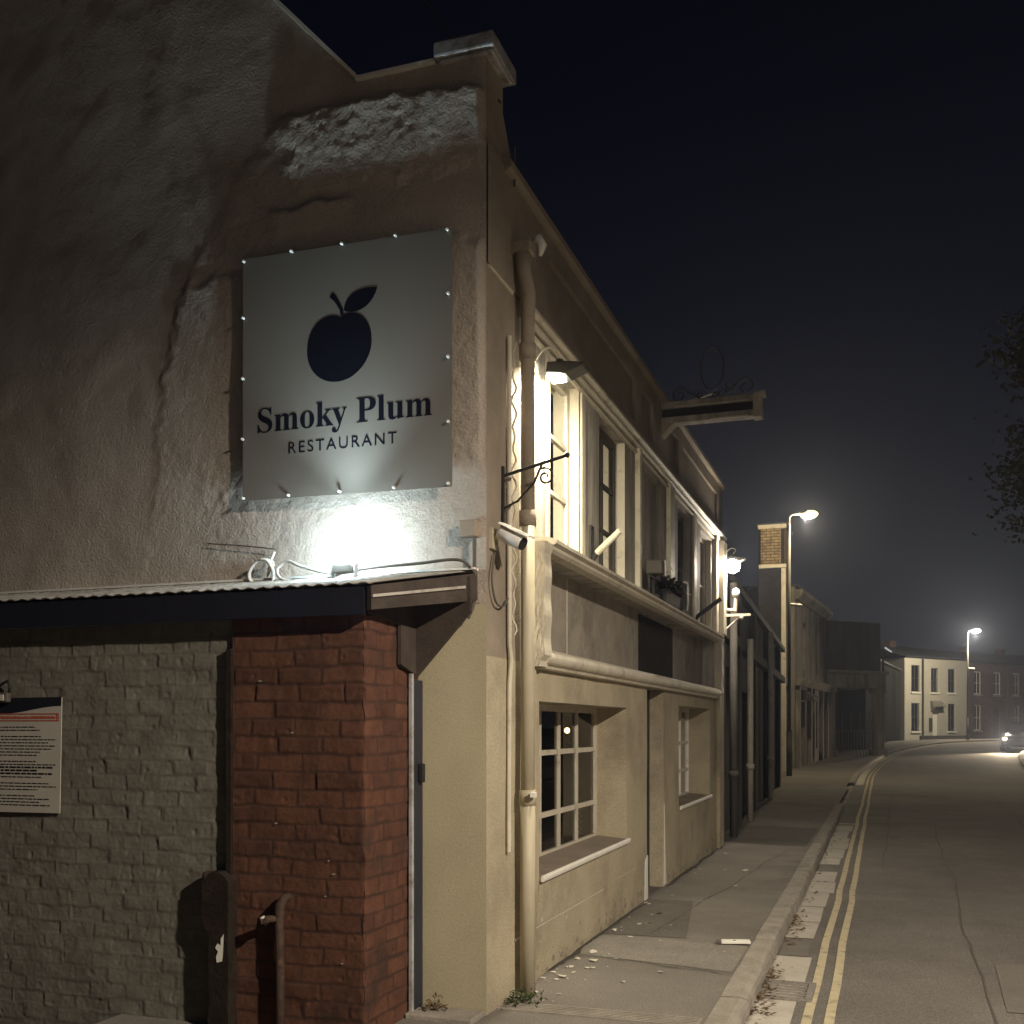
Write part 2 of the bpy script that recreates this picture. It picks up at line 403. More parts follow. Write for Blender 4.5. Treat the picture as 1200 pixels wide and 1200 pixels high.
# patches in the tarmac
mb = MB()
for q in ([(-2.13,9.84),(-1.46,8.33),(-2.0,8.28),(-2.13,8.3)],):
    pass
mb.poly([(-2.14,8.28,.004),(-1.45,8.30,.004),(-1.70,10.10,.004),(-2.14,10.08,.004)])
mb.poly([(-2.28,15.5,.004),(-1.0,15.2,.004),(-1.0,18.0,.004),(-2.3,18.2,.004)])
tag(mb.build('pavement_patch_dark', M['pave_dark']), kind='structure')
mb = MB(); mb.poly([(-2.14,7.5,.004),(-.96,7.25,.004),(-.96,8.15,.004),(-2.14,8.22,.004)])
mb.poly([(-2.6,23.6,.004),(-.9,23.8,.004),(-.9,31.0,.004),(-2.7,30.5,.004)])
tag(mb.build('pavement_patch_pale', M['pave_lite']), kind='structure')
mb = MB(); mb.poly([(1.9,36,-.104),(5.2,35,-.104),(5.2,41,-.10),(1.9,41.5,-.10)]); mb.poly([(-.1,29.5,-.105),(1.3,29.2,-.105),(1.3,30.4,-.105),(-.1,30.5,-.105)])
mb.poly([(.72,7.2,-.105),(2.6,7.4,-.105),(2.6,9.3,-.105),(.78,8.6,-.105)])
tag(mb.build('road_patch', M['asphalt2']), kind='structure')
mb = MB()
for (xa, ya, xb, yb, w_) in ((.55,3.5,.9,21,.010),(1.5,9,3.4,10.2,.012),(.0,14,.25,33,.012),(2.2,12,2.6,30,.014),(-.2,24.2,3.8,24.9,.03),(-.25,11.2,.55,11.6,.008)):
    n_ = 60; n0 = len(mb.v)
    for i in range(n_+1):
        t = i/n_; x = xa+(xb-xa)*t+.09*noise.noise(Vector((ya+t*9, xa, 1)))+.03*noise.noise(Vector((t*40, ya, 5))); y = ya+(yb-ya)*t+.09*noise.noise(Vector((t*9, xa, 8)))
        d_ = Vector((yb-ya, xa-xb)).normalized()*w_*(.5+.8*abs(noise.noise(Vector((t*23, xa, 2)))))
        mb.v += [(x-d_.x, y-d_.y, -.1055), (x+d_.x, y+d_.y, -.1055)]
    for i in range(n_): mb.f.append((n0+2*i, n0+2*i+1, n0+2*i+3, n0+2*i+2))
tag(mb.build('road_seam', M['pave_dark']), kind='structure')
mb = MB()
for (xa, ya, xb, yb, w_, z_) in ((-2.13,7.44,-.95,7.18,.008,.0062),(-2.13,13.1,-.95,12.9,.009,.003),(-1.75,8.4,-1.2,14.8,.005,.0045),(-2.13,6.9,-2.11,9.9,.03,.0045),(-2.12,10.95,-2.12,15.0,.035,.003)):
    n_ = 50; n0 = len(mb.v)
    for i in range(n_+1):
        t = i/n_; wv_ = .05*noise.noise(Vector((t*7, xa*3, ya)))+.012*noise.noise(Vector((t*31, ya, 5))); d_ = Vector((yb-ya, xa-xb)).normalized()
        k = w_*(.4+1.2*abs(noise.noise(Vector((t*17, ya, 2))))); x = xa+(xb-xa)*t+d_.x*wv_; y = ya+(yb-ya)*t+d_.y*wv_
        mb.v += [(x-d_.x*k, y-d_.y*k, z_), (x+d_.x*k, y+d_.y*k, z_)]
    for i in range(n_): mb.f.append((n0+2*i, n0+2*i+1, n0+2*i+3, n0+2*i+2))
tag(mb.build('pavement_seam', M['ground']), kind='structure')
# ribbed concrete crossing slab by the corner
mb = MB(); mb.box(-2.14,-.96,5.86,6.04,-.05,.008)
for i in range(5): mb.box(-2.12,-.98,5.875+i*.032,5.89+i*.032,.006,.013)
tag(mb.build('pavement_edging', M['kerb']), kind='structure')
mb = MB(); mb.box(-2.56,-2.15,5.5,5.71,-.05,.03)
tag(mb.build('threshold_step', M['kerb'], bevel=.01), kind='structure')

# ------------------------------------------------------------------ damp night air
hz = bpy.data.materials.new('haze_air'); hz.use_nodes = True; nt = hz.node_tree
nt.nodes.remove(nt.nodes['Principled BSDF'])
pv_ = nt.nodes.new('ShaderNodeVolumePrincipled'); pv_.inputs['Density'].default_value = .0014; pv_.inputs['Color'].default_value = (.62,.70,.97,1); pv_.inputs['Anisotropy'].default_value = .78
nt.links.new(pv_.outputs[0], nt.nodes['Material Output'].inputs['Volume'])
tag(MB().box(-60, 60, -25, 125, -1.2, 14).build('haze', hz), kind='stuff')

# ------------------------------------------------------------------ the pub building
FX, GY = -2.144, 5.715
pub = empty('pub_building', (FX, GY, 0), 'old two storey cream rendered corner building with a blank brown gable on its left', 'building')
F = lambda u, w, z: (FX+w, u, z)       # u is world y on this facade

# gable: real uneven render, heights in metres out of the wall
RID = [(-3.50,5.32),(-3.76,5.14),(-3.93,4.84),(-4.10,4.60),(-4.20,4.43),(-4.33,3.95),(-4.40,3.55),(-4.43,3.15),(-4.5,2.6)]
def ridge_x(z):
    for (xa, za), (xb, zb) in zip(RID, RID[1:]):
        if zb <= z <= za: return xa + (xb-xa)*(z-za)/(zb-za)
    return None
def ss(a, b, x):
    t = min(1, max(0, (x-a)/(b-a))); return t*t*(3-2*t)
def gh(x, z):
    v = Vector((x, z, 0))
    h = .010*noise.noise(v*.9+Vector((3,1,0))) + .0065*noise.noise(v*2.3+Vector((9,4,2)))
    h += .0028*noise.fractal(v*5, .8, 2.0, 3) + .0012*noise.noise(v*31) + .0010*noise.noise(v*52)
    rough = .55*noise.fractal(v*11+Vector((1,7,3)), .6, 2.0, 3) + .55*noise.noise(v*29) + .5*noise.noise(v*47+Vector((2,2,2)))
    wob = .06*noise.noise(v*7)+.03*noise.noise(v*19)
    rx = ridge_x(z); inz = 0
    if rx is not None:
        d = x - (rx+wob)
        inz = ss(-.03, .05, d)
        h += .007*math.exp(-(d/.022)**2)*max(0,.2+1.5*noise.noise(v*7))            # lip of the old crack
    # thick rough band over the sign: old render leaning out, with a ragged edge
    top = 5.37 - .05*ss(-2.9,-2.3,x) + .04*noise.noise(v*8) + .02*noise.noise(v*23); bot = 4.86 + .07*noise.noise(Vector((x*4, 2, 0))) + .04*noise.noise(Vector((x*14, 2, 0)))
    left = -3.5 + .15*noise.noise(Vector((z*5, 0, 8)))
    band = ss(bot-.015, bot+.05, z)*(1-ss(top-.012, top+.012, z))*ss(left-.1, left+.15, x)*(1-ss(-2.18, -2.16, x))
    h += band*(.010 + .12*max(0, z-bot)*(.75+.5*noise.noise(v*2.7)) + .0085*rough)
    lo2 = 4.66+.05*noise.noise(Vector((x*5, 9, 0)))
    b2 = ss(lo2-.01, lo2+.03, z)*(1-ss(4.80+wob*.5, 4.83+wob*.5, z))*ss(-3.6, -3.45, x)*(1-ss(-3.15, -2.95, x))
    h += b2*(.010+.16*max(0, z-lo2)+.006*rough)
    # rough render both sides of the sign
    sideR = ss(-2.40, -2.36, x)*(1-ss(-2.175, -2.16, x))*ss(2.95, 3.2, z)*(1-ss(4.42+wob, 4.5+wob, z))
    sideL = inz*(1-ss(-3.70, -3.66, x))*ss(2.75, 3.0, z)*(1-ss(4.42+wob, 4.52+wob, z))
    h += sideR*(.008+.028*max(0, z-3.0)+.0075*rough) + sideL*(.002+.024*max(0, z-2.9)*(.8+.6*noise.noise(v*2.1))+.0045*rough)
    zl2 = inz*ss(4.45, 4.6, z)*(1-ss(5.1, 5.3, z))*(1-ss(-3.6, -3.4, x))
    h += zl2*(.010+.007*rough)
    low = (1-ss(3.15, 3.35, z))*ss(-4.2, -3.9, x)
    h += low*(.006*rough)
    # scattered bumps on the left field
    h += (1-inz)*.010*max(0, noise.noise(v*3.1+Vector((5,5,5))))*1.5
    h *= 1-ss(-2.175, -2.15, x)
    return h
ROOFL = lambda x: 5.508 + (-2.96-x)*1.05 if x < -2.96 else 5.51
def gable():
    mb = MB(); st = .0165; x0, x1, z0 = -5.95, FX, 2.36
    nx = int((x1-x0)/st); nz = int(4.3/st); prev = None; idx = {}
    def V(i, j):
        if (i, j) in idx: return idx[i, j]
        x = x0+(x1-x0)*i/nx; z = z0+j*st
        z = min(z, ROOFL(x)); z = min(z, 6.7)
        idx[i, j] = len(mb.v); mb.v.append((x, GY-gh(x, z), z)); return idx[i, j]
    for i in range(nx):
        xm = x0+(x1-x0)*(i+.5)/nx
        for j in range(nz):
            zb = z0+j*st
            if zb >= min(ROOFL(xm), 6.7): break
            mb.f.append((V(i,j), V(i+1,j), V(i+1,j+1), V(i,j+1)))
    # plain remainder of the gable out of the picture
    mb.poly([(-9.5,GY,0),(x0,GY,0),(x0,GY,6.7),(-4.1,GY,6.7),(-5.9,GY+0,8.6),(-9.5,GY,4.9)])
    return mb
gab = gable().build('gable_wall', M['gable'], pub, smooth=True)
MB().quad((-2.9,GY,-.16),(FX,GY,-.16),(FX,GY,2.36),(-2.9,GY,2.36))
lw = MB()
nx, nz = 12, 40
for i in range(nx+1):
    for j in range(nz+1):
        x = -2.9+(FX+2.9)*i/nx; z = -.16+2.52*j/nz
        lw.v.append((x, GY-(.006*noise.noise(Vector((x*3, z*1.6, 4))) if 0 < i < nx else 0), z))
for i in range(nx):
    for j in range(nz):
        a = i*(nz+1)+j; lw.f.append((a, a+nz+1, a+nz+2, a+1))
lw.build('lower_wall', M['cream'], pub, smooth=True)
# end pier of the street wall above the parapet, kneeler and coping
mb = MB(); mb.box(-2.5, FX-.002, GY+.01, 6.0, 4.2, 5.5)
mb.box(FX-.3, FX, GY+.002, 5.98, 5.04, 5.50)
mb.prism([(FX-.25,5.98,5.04),(FX-.25,6.2,5.04),(FX-.25,5.98,5.33)], (.25,0,0))
mb.build('end_pier', M['parapet'], pub)
mb = MB(); mb.box(-2.455, -2.085, GY-.05, 6.08, 5.515, 5.605); mb.box(-2.43,-2.09,GY-.03,6.02,5.488,5.513)
mb.build('coping', M['tin'], pub, bevel=.012)
mb = MB(); mb.box(-2.97,-2.46,GY-.03,6.05,5.506,5.525)
mb.prism([(-2.965,GY-.022,5.512),(-6.0,GY-.022,8.70),(-6.0,GY-.022,8.74),(-2.965,GY-.022,5.542)], (0,.3,0))
mb.build('verge_trim', M['white'], pub)
# roof slopes + chimney (behind the gable, only edges can show)
mb = MB(); mb.quad((-2.5,6.02,5.0),(-6.0,6.02,8.60),(-6.0,15.0,8.60),(-2.5,15.0,5.0)); mb.quad((-6.0,6.02,8.6),(-9.5,6.02,5.0),(-9.5,15,5.0),(-6.0,15,8.6))
roof = mb.build('roof', M['slate'], pub)
mb = MB(); mb.box(-5.6,-4.9,6.6,7.4,7.2,9.3); mb.box(-5.66,-4.84,6.54,7.46,9.3,9.42); mb.tube([(-5.25,7,9.4),(-5.25,7,9.8)],.12,10)
mb.build('chimney', M['darkbrick'], roof)
MB().box(-9.4,-2.5,14.8,15.0,0,5.0).build('rear_wall', M['darkbrick'], pub)

# ground floor wall
WA = (6.709, 9.25, .65, 1.82, .31); DO = (10.10, 10.92, 0.0, 2.03, .16); WB = (11.78, 14.05, .75, 1.89, .31)
wall_grid(F, GY, 15.02, 0.0, 2.06, [WA, DO, WB], .11, .007).build('shop_wall', M['cream_dirty'], pub)
# upper wall
U1 = (6.90, 7.67, 2.86, 4.17, .12); U2 = (8.28, 9.17, 2.86, 4.14, .13); UP = (9.72, 10.92, 2.95, 4.1, .05); U3 = (11.72, 12.49, 2.86, 4.10, .13); U4 = (13.25, 14.13, 2.86, 4.10, .13)
wall_grid(F, GY, 6.30, 2.06, 4.318, [], .1, .008).build('corner_wall', M['parapet'], pub)
wall_grid(F, 6.30, 15.02, 2.06, 4.21, [U1, U2, UP, U3, U4, (6.66, 14.40, 2.175, 2.80, .16)], .11, .006).build('upper_wall', M['weather'], pub)
fbox(MB(), F, 9.72, 10.92, -.06, -.05, 2.95, 4.1).build('blind_panel', M['weather'], pub)
for a, b, w in ((6.83,6.895,.02),(7.70,7.80,.02),(9.58,9.66,.05),(11.06,11.3,.05),(12.66,12.86,.03),(14.3,14.5,.05),(14.72,15.02,.09)):
    fbox(MB(), F, a, b, .0, w, 2.92, 4.2).build('pilaster', M['trim'], pub, bevel=.006)
# parapet with sunk panels
ops = [(6.9, 9.55, 4.44, 4.82, .03), (9.8, 10.35, 4.44, 4.82, .03), (11.2, 11.75, 4.44, 4.82, .03), (12.0, 14.6, 4.44, 4.82, .03)]
wall_grid(F, GY, 15.07, 4.31, 5.0, ops, .15, .006, w=.01).build('parapet', M['parapet'], pub)
for o in ops: fbox(MB(), F, o[0], o[1], -.03, -.021, o[2], o[3]).build('parapet_panel', M['parapet'], pub)
fprof(MB(), F, [(-.3,4.97),(.03,4.97),(.055,4.985),(.055,5.03),(.02,5.05),(-.3,5.06)], 5.99, 15.1).build('parapet_coping', M['parapet'], pub)
# string course of two rolls under the parapet
fprof(MB(), F, [(0,4.205),(.03,4.205),(.045,4.222),(.045,4.236),(.02,4.248),(.055,4.256),(.075,4.27),(.075,4.292),(.05,4.303),(.03,4.318),(0,4.318)], 6.30, 15.1).build('cornice', M['trim'], pub)
fprof(MB(), F, [(0,4.285),(.015,4.285),(.02,4.30),(0,4.315)], 5.74, 6.14).build('bead', M['trim'], pub)
fprof(MB(), F, [(0,4.15),(.02,4.15),(.028,4.165),(.02,4.18),(0,4.18)], 6.45, 14.6).build('lintel_bead', M['trim'], pub)
# shop fascia: console bracket, ledge over, board, roll below
fprof(MB(), F, [(.0,2.795),(.085,2.795),(.105,2.815),(.105,2.835),(.135,2.85),(.135,2.873),(.105,2.885),(0,2.90)], 6.66, 14.42).build('ledge', M['trim'], pub)
fbox(MB(), F, 6.64, 14.42, -.18, -.15, 2.15, 2.82).build('fascia_board', M['fascia'], pub)
prof = [(0,2.03),(.05,2.035)] + [(.05+.050*math.cos(t), 2.105+.050*math.sin(t)) for t in [R(-80+20*i) for i in range(9)]] + [(.03,2.168),(0,2.174)]
fprof(MB(), F, prof, 6.62, 14.45).build('roll_moulding', M['trim'], pub, smooth=False)
fbox(MB(), F, 10.40, 12.15, -.15, -.135, 2.19, 2.77).build('dark_plate', M['sooty'], pub)
fbox(MB(), F, 7.86, 7.875, -.15, -.143, 2.18, 2.80).build('board_joint', M['trim'], pub)
def console(u0, u1):
    mb = MB(); n = 22; cols = 10
    rows = []
    for j in range(n+1):
        z = 2.04 + (2.84-2.04)*j/n; t = j/n
        wmax = .100+.004*math.sin(t*math.pi*6)
        if t > .95: wmax += .012
        if t < .06: wmax = .075
        rows.append((z, wmax))
    # carved front + textured camera side
    for j in range(n):
        (za, wa), (zb, wb) = rows[j], rows[j+1]
        for i in range(cols):
            a, b = i/cols, (i+1)/cols
            def P(s, z, w): return (FX+w*s, u0 - (.005*noise.noise(Vector((s*5, z*24, 0)))+.006*noise.noise(Vector((s*9, z*60, 3))) if 0 < s < 1 else 0), z)
            mb.quad(P(a,za,wa), P(b,za,wa), P(b,zb,wb), P(a,zb,wb))
        mb.quad((FX+wa,u0,za),(FX+wa,u1,za),(FX+wb,u1,zb),(FX+wb,u0,zb))
        mb.quad((FX,u1,za),(FX+wa,u1,za),(FX+wb,u1,zb),(FX,u1,zb))
    mb.quad((FX,u0,2.84),(FX+rows[-1][1],u0,2.84),(FX+rows[-1][1],u1,2.84),(FX,u1,2.84))
    mb.quad((FX,u0,2.04),(FX+rows[0][1],u0,2.04),(FX+rows[0][1],u1,2.04),(FX,u1,2.04))
    return mb
console(6.50, 6.655).build('console', M['trim'], pub)
console(14.43, 14.6).build('console', M['trim'], pub)
fbox(MB(), F, 6.42, 6.56, .0, .03, 0, 2.04).build('pilaster', M['cream_dirty'], pub, bevel=.008); fbox(MB(), F, 14.6, 15.02, 0, .05, 0, 2.8).build('pilaster', M['cream_dirty'], pub, bevel=.008)
# sills and worn corner guards
sl = fprof(MB(), F, [(-.31,.66),(.016,.63),(.016,.66),(-.31,.69)], 6.70, 9.26).build('sill', M['parapet'], pub); fprof(MB(), F, [(.0165,.628),(.03,.628),(.034,.64),(.034,.656),(.026,.668),(.0165,.669)], 6.70, 9.26).build('nosing', M['white'], sl)
sl = fprof(MB(), F, [(-.31,.76),(.016,.735),(.016,.76),(-.31,.785)], 11.77, 14.06).build('sill', M['parapet'], pub); fprof(MB(), F, [(.0165,.73),(.03,.73),(.034,.742),(.034,.758),(.026,.768),(.0165,.769)], 11.77, 14.06).build('nosing', M['white'], sl)
mb = MB(); mb.prism([(FX+.004,9.97,.0),(FX+.004,10.10,.0),(FX+.004,10.10,.42),(FX+.004,10.03,.40),(FX+.004,9.985,.36)], (.008,0,0)); mb.build('door_guard', M['white'], pub)
mb = MB(); mb.prism([(FX+.004,10.92,.02),(FX+.004,11.03,.02),(FX+.004,10.925,.86)], (.006,0,0)); mb.build('door_guard', M['white'], pub)
# faint horizontal lines in the plinth render
mb = MB(); fbox(mb, F, 6.2, 8.4, .006, .010, .335, .343); fbox(mb, F, 8.9, 9.6, .006, .010, .36, .366); mb.build('plinth_line', M['trim'], pub)
# hairline cracks, dirt splashes and flaked paint on the shop wall
def wall_d(u, z): return .007*noise.noise(Vector((u*1.1, z*1.1, 3.7)))+.0028*noise.noise(Vector((u*4, z*4, 1.2)))+.0016
mb = MB()
for (ua, za, ub, zb, wd) in ((9.30,1.84,9.62,2.03,.004),(9.45,.62,9.62,.05,.004),(6.70,.62,6.58,.06,.004),(9.28,.64,9.85,.33,.003),(11.70,.72,11.4,.10,.005),(14.1,1.9,14.4,2.03,.005),(7.6,.60,7.75,.34,.003)):
    n_ = 26; n0 = len(mb.v)
    for i in range(n_+1):
        t = i/n_; u = ua+(ub-ua)*t+.035*noise.noise(Vector((t*6, ua*3, 1)))+.012*noise.noise(Vector((t*25, ua, 4))); z = za+(zb-za)*t+.02*noise.noise(Vector((t*6, ua, 9))); k = wd*(.25+.9*abs(noise.noise(Vector((t*13, ub, 3)))))
        mb.v += [F(u-k, wall_d(u, z), z), F(u+k, wall_d(u, z), z)]
    for i in range(n_): mb.f.append((n0+2*i, n0+2*i+1, n0+2*i+3, n0+2*i+2))
mb.build('cracks', M['parapet'], pub)
def blotches(name, spots, m):
    mb = MB()
    for u, z, r_ in spots:
        n_ = 11; n0 = len(mb.v); mb.v.append(F(u, wall_d(u, z)+.0003, z))
        for i in range(n_):
            a_ = 6.283*i/n_; q = r_*(.55+.6*random.random()); uu, zz = u+q*math.cos(a_)*1.3, max(.003, z+q*math.sin(a_))
            mb.v.append(F(uu, wall_d(uu, zz), zz))
        for i in range(n_): mb.f.append((n0, n0+1+i, n0+1+(i+1) % n_))
    o = mb.build(name, m, pub); o['kind'] = 'stuff'
rs = random.Random(5)
def wpos(zs_):
    while True:
        u = rs.uniform(6.35, 14.5)
        if not (9.95 < u < 11.05): return u, zs_()
blotches('splash_dirt', [wpos(lambda: abs(rs.gauss(0, .07))+.01)+(rs.choice((.008,.012,.02,.03)),) for i in range(150)], M['parapet'])
blotches('paint_flakes', [wpos(lambda: rs.choice((abs(rs.gauss(0,.16))+.02, rs.uniform(.05,.6))))+(rs.choice((.005,.008,.014)),) for i in range(46)], M['trim'])

# door: deep recess
mb = MB(); fbox(mb, F, 10.10, 10.92, -.17, -.145, .0, 2.03)
d = mb.build('door', M['doornavy'], pub)
fbox(MB(), F, 10.22, 10.26, -.145, -.09, .95, 1.02).build('handle', M['steel'], d)

def sash(f, u0, u1, z0, z1, w, cols, rows, fw=.055, bar=.028, m=None, back=None, parent=None, dep=.04, zs=None, us=None, room=.7):
    m = m or M['trim']
    mb = MB()
    fbox(mb, f, u0, u1, w-dep, w, z0, z0+fw); fbox(mb, f, u0, u1, w-dep, w, z1-fw, z1)
    fbox(mb, f, u0, u0+fw, w-dep, w-.001, z0+fw, z1-fw); fbox(mb, f, u1-fw, u1, w-dep, w-.001, z0+fw, z1-fw)
    iu0, iu1, iz0, iz1 = u0+fw, u1-fw, z0+fw, z1-fw
    us = us or [iu0+(iu1-iu0)*i/cols for i in range(1, cols)]
    zs = zs or [iz0+(iz1-iz0)*i/rows for i in range(1, rows)]
    for u in us: fbox(mb, f, u-bar/2, u+bar/2, w-dep+.004, w-.004, iz0, iz1)
    for z in zs: fbox(mb, f, iu0, iu1, w-dep+.007, w-.007, z-bar/2, z+bar/2)
    fo = mb.build('window', m, parent)
    pm = MB(); pm.quad(f(iu0, w-dep*.6, iz0), f(iu1, w-dep*.6, iz0), f(iu1, w-dep*.6, iz1), f(iu0, w-dep*.6, iz1))
    pm.build('pane', M['glass'], fo)
    rm = MB()
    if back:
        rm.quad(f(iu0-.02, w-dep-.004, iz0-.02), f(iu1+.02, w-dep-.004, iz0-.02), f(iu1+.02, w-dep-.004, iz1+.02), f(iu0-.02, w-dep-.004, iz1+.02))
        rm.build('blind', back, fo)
    else:
        b = w-room
        fbox(rm, f, u0-.1, u1+.1, b, b+.01, z0-.02, z1+.1); fbox(rm, f, u0-.11, u0-.1, b, w-dep-.002, z0-.02, z1+.1); fbox(rm, f, u1+.1, u1+.11, b, w-dep-.002, z0-.02, z1+.1)
        fbox(rm, f, u0-.1, u1+.1, b+.01, w-dep-.002, z0-.03, z0-.02); fbox(rm, f, u0-.1, u1+.1, b+.01, w-dep-.002, z1+.1, z1+.11)
        rm.build('room', M['interior'], fo)
    return fo
sash(F, 6.709, 9.25, .655, 1.82, -.27, 5, 3, .05, .04, parent=pub, zs=[.985, 1.455], us=[7.12, 7.60, 8.10, 8.62], room=1.0)
sash(F, 11.78, 14.05, .755, 1.89, -.27, 4, 3, .05, .04, parent=pub, m=M['white'], zs=[1.10, 1.45], room=1.0)
sash(F, U1[0], U1[1], U1[2], U1[3], -.07, 1, 3, .06, .03, parent=pub, m=M['trim'], back=M['blind'])
sash(F, U2[0], U2[1], U2[2], U2[3], -.08, 2, 3, .06, .03, parent=pub, m=M['pilaster'], back=M['netting'])
sash(F, U3[0], U3[1], U3[2], U3[3], -.08, 2, 2, .06, .03, parent=pub, m=M['pilaster'])
sash(F, U4[0], U4[1], U4[2], U4[3], -.08, 2, 2, .06, .03, parent=pub, m=M['trim'], back=M['blind'])
for u in (U1, U2, U4):
    fbox(MB(), F, u[1]-.012, u[1]-.001, -.065, .004, u[2], u[3]).build('reveal_lining', M['trim'], pub)

# downpipe with old offset head and joints
px, py = FX+.085, 6.21
mb = MB()
mb.tube([(px,py,-.02),(px,py,1.25)], .047, 16); mb.tube([(px,py,1.2),(px,py,2.95)], .043, 16)
up_ = MB(); up_.tube([(px,py,2.93),(px,py,4.15),(px+.01,py-.01,4.3),(px-.01,py-.04,4.42),(px-.02,py-.05,4.55)], [.043,.043,.045,.047,.05], 16)
dp = mb.build('downpipe', M['pipe'], pub, smooth=True)
up_.build('shaded_pipe', M['parapet'], dp, smooth=True)  # lack of lamplight up here is put into the darker colour
for z in (1.22, 2.93, 3.95):
    MB().tube([(px,py,z-.05),(px,py,z+.045)], .053, 16).build('collar', M['pipe'] if z < 2 else M['parapet'], dp, smooth=True)  # upper collars coloured darker too, for the missing lamplight
mb = MB(); mb.prism([(px-.075,py-.10,4.53),(px+.045,py-.10,4.53),(px+.05,py-.10,4.60),(px-.08,py-.10,4.60)], (0,.11,0)); mb.build('rain_head', M['parapet'], dp, bevel=.01)
mb = MB(); mb.tube([(px+.03,py,4.63),(px+.07,py,4.64),(px+.095,py+.0,4.59),(px+.08,py,4.53)], [.012,.028,.028,.012], 10); mb.build('overflow_spout', M['white'], dp, smooth=True)
mb = MB(); mb.box(px+.045,px+.075,py-.09,py-.05,1.225,1.255); mb.build('clip', M['white'], dp)
# conduit beside the pipe
mb = MB(); mb.tube([(FX+.02,6.045,0.9),(FX+.02,6.045,1.3),(FX+.022,6.05,1.9),(FX+.03,6.06,2.05),(FX+.022,6.05,2.15),(FX+.022,6.05,4.0)], .014, 8)
mb.build('conduit', M['trim'], pub)
mb = MB(); pts = []
for i in range(60):
    z = 2.2 + i*.03; pts.append((FX+.045+.012*math.sin(i*1.3), 6.07+.018*math.sin(i*.9), z))
mb.tube(pts, .006, 6); mb.build('loose_wire', M['trim'], pub)

# ------------------------------------------------------------------ restaurant sign
SY = 5.63
sign = empty('restaurant_sign', (-3.02, SY, 3.03), 'square white sign with a black plum emblem and the words Smoky Plum Restaurant', 'sign')
def sp_(x, z): return (x, SY, z)
# gently bowed sheet on spacers
mb = MB(); nx = 14
x0, x1, zb0, zb1, zt0, zt1 = -3.705, -2.322, 3.034, 3.022, 4.515, 4.495
for side in (0, .006):
    for i in range(nx+1):
        for j in range(nx+1):
            s, t = i/nx, j/nx
            x = x0+(x1-x0)*s; z = (zb0+(zb1-zb0)*s)*(1-t)+(zt0+(zt1-zt0)*s)*t
            mb.v.append((x, SY+side+.0008*noise.noise(Vector((x*1.5, z*1.5, 0)))*(1 if side == 0 else 1), z))
k = nx+1
for side in (0, 1):
    for i in range(nx):
        for j in range(nx):
            a = side*k*k+i*k+j; mb.f.append((a, a+k, a+k+1, a+1))
for i in range(nx):
    for (a, b) in ((i*k, (i+1)*k), (i*k+nx, (i+1)*k+nx), (i, i+1), (nx*k+i, nx*k+i+1)):
        mb.f.append((a, b, k*k+b, k*k+a))
mb.build('panel', M['sign'], sign, smooth=False)
def bez(P, n=10):
    out = []
    for p0, p1, p2, p3 in P:
        p0, p1, p2, p3 = map(Vector, (p0, p1, p2, p3))
        for i in range(n):
            t = i/n; out.append(p0*(1-t)**3+p1*3*t*(1-t)**2+p2*3*t*t*(1-t)+p3*t**3)
    return out
TS = SY-.0012
def flat(name, pts, parent=sign):
    MB().prism([(p[0], TS, p[1]) for p in pts], (0, -.0006, 0)).build(name, M['ink'], parent)
cx_, cz_ = -3.042, 3.893
flat('plum_emblem', [Vector((cx_+a, cz_+b)) for a, b in [tuple(v) for v in bez([
    ((.005,.185),(-.05,.225),(-.215,.20),(-.215,.0)), ((-.215,.0),(-.215,-.12),(-.12,-.197),(-.01,-.197)),
    ((-.01,-.197),(.12,-.197),(.215,-.08),(.213,.02)), ((.213,.02),(.212,.19),(.08,.235),(.005,.185))])]])
flat('stem_emblem', [(-3.034,4.088),(-3.040,4.12),(-3.062,4.158),(-3.085,4.185),(-3.105,4.200),(-3.095,4.222),(-3.078,4.226),(-3.055,4.195),(-3.03,4.150),(-3.014,4.115),(-3.014,4.088)])
flat('leaf_emblem', [tuple(Vector((v[0], v[1]))) for v in bez([((-3.012,4.112),(-3.0,4.20),(-2.93,4.245),(-2.792,4.222)), ((-2.792,4.222),(-2.82,4.12),(-2.92,4.07),(-3.012,4.112))])])
def text(name, body, xl, xr, zbase, h=None, parent=sign, y=TS, spacing=1.0, m=None, zr=None, ext=.0003):
    c = bpy.data.curves.new(name, 'FONT'); c.body = body; c.size = 1; c.extrude = 0; c.space_character = spacing; c.resolution_u = 6
    o = bpy.data.objects.new(name, c); COL.objects.link(o)
    bpy.context.view_layer.update()
    me = bpy.data.meshes.new_from_object(o.evaluated_get(bpy.context.evaluated_depsgraph_get()))
    bpy.data.objects.remove(o); bpy.data.curves.remove(c)
    xs = [v.co.x for v in me.vertices]; zs = [v.co.y for v in me.vertices]
    k = (xr-xl)/(max(xs)-min(xs)); kz = h if h else k
    a = min(xs); L = parent.location
    for v in me.vertices:
        x = xl+(v.co.x-a)*k; z = zbase+v.co.y*kz
        v.co = Vector((x, y, z)) - L
    bm = bmesh.new(); bm.from_mesh(me)
    r = bmesh.ops.extrude_face_region(bm, geom=bm.faces[:])
    bmesh.ops.translate(bm, vec=(0,-ext*2,0), verts=[v for v in r['geom'] if isinstance(v, bmesh.types.BMVert)])
    bmesh.ops.recalc_face_normals(bm, faces=bm.faces); bm.to_mesh(me); bm.free()
    me.materials.append(m or M['ink']); me.name = name
    o = bpy.data.objects.new(name, me); COL.objects.link(o); o.parent = parent
    return o
SERIF = {c: chr(0x1D400+ord(c)-65) if c.isupper() else chr(0x1D41A+ord(c)-97) for c in 'SmokyPlum'}
text('lettering', ''.join(SERIF.get(c, ' ') for c in 'Smoky Plum'), -3.598, -2.445, 3.441, spacing=1.0)
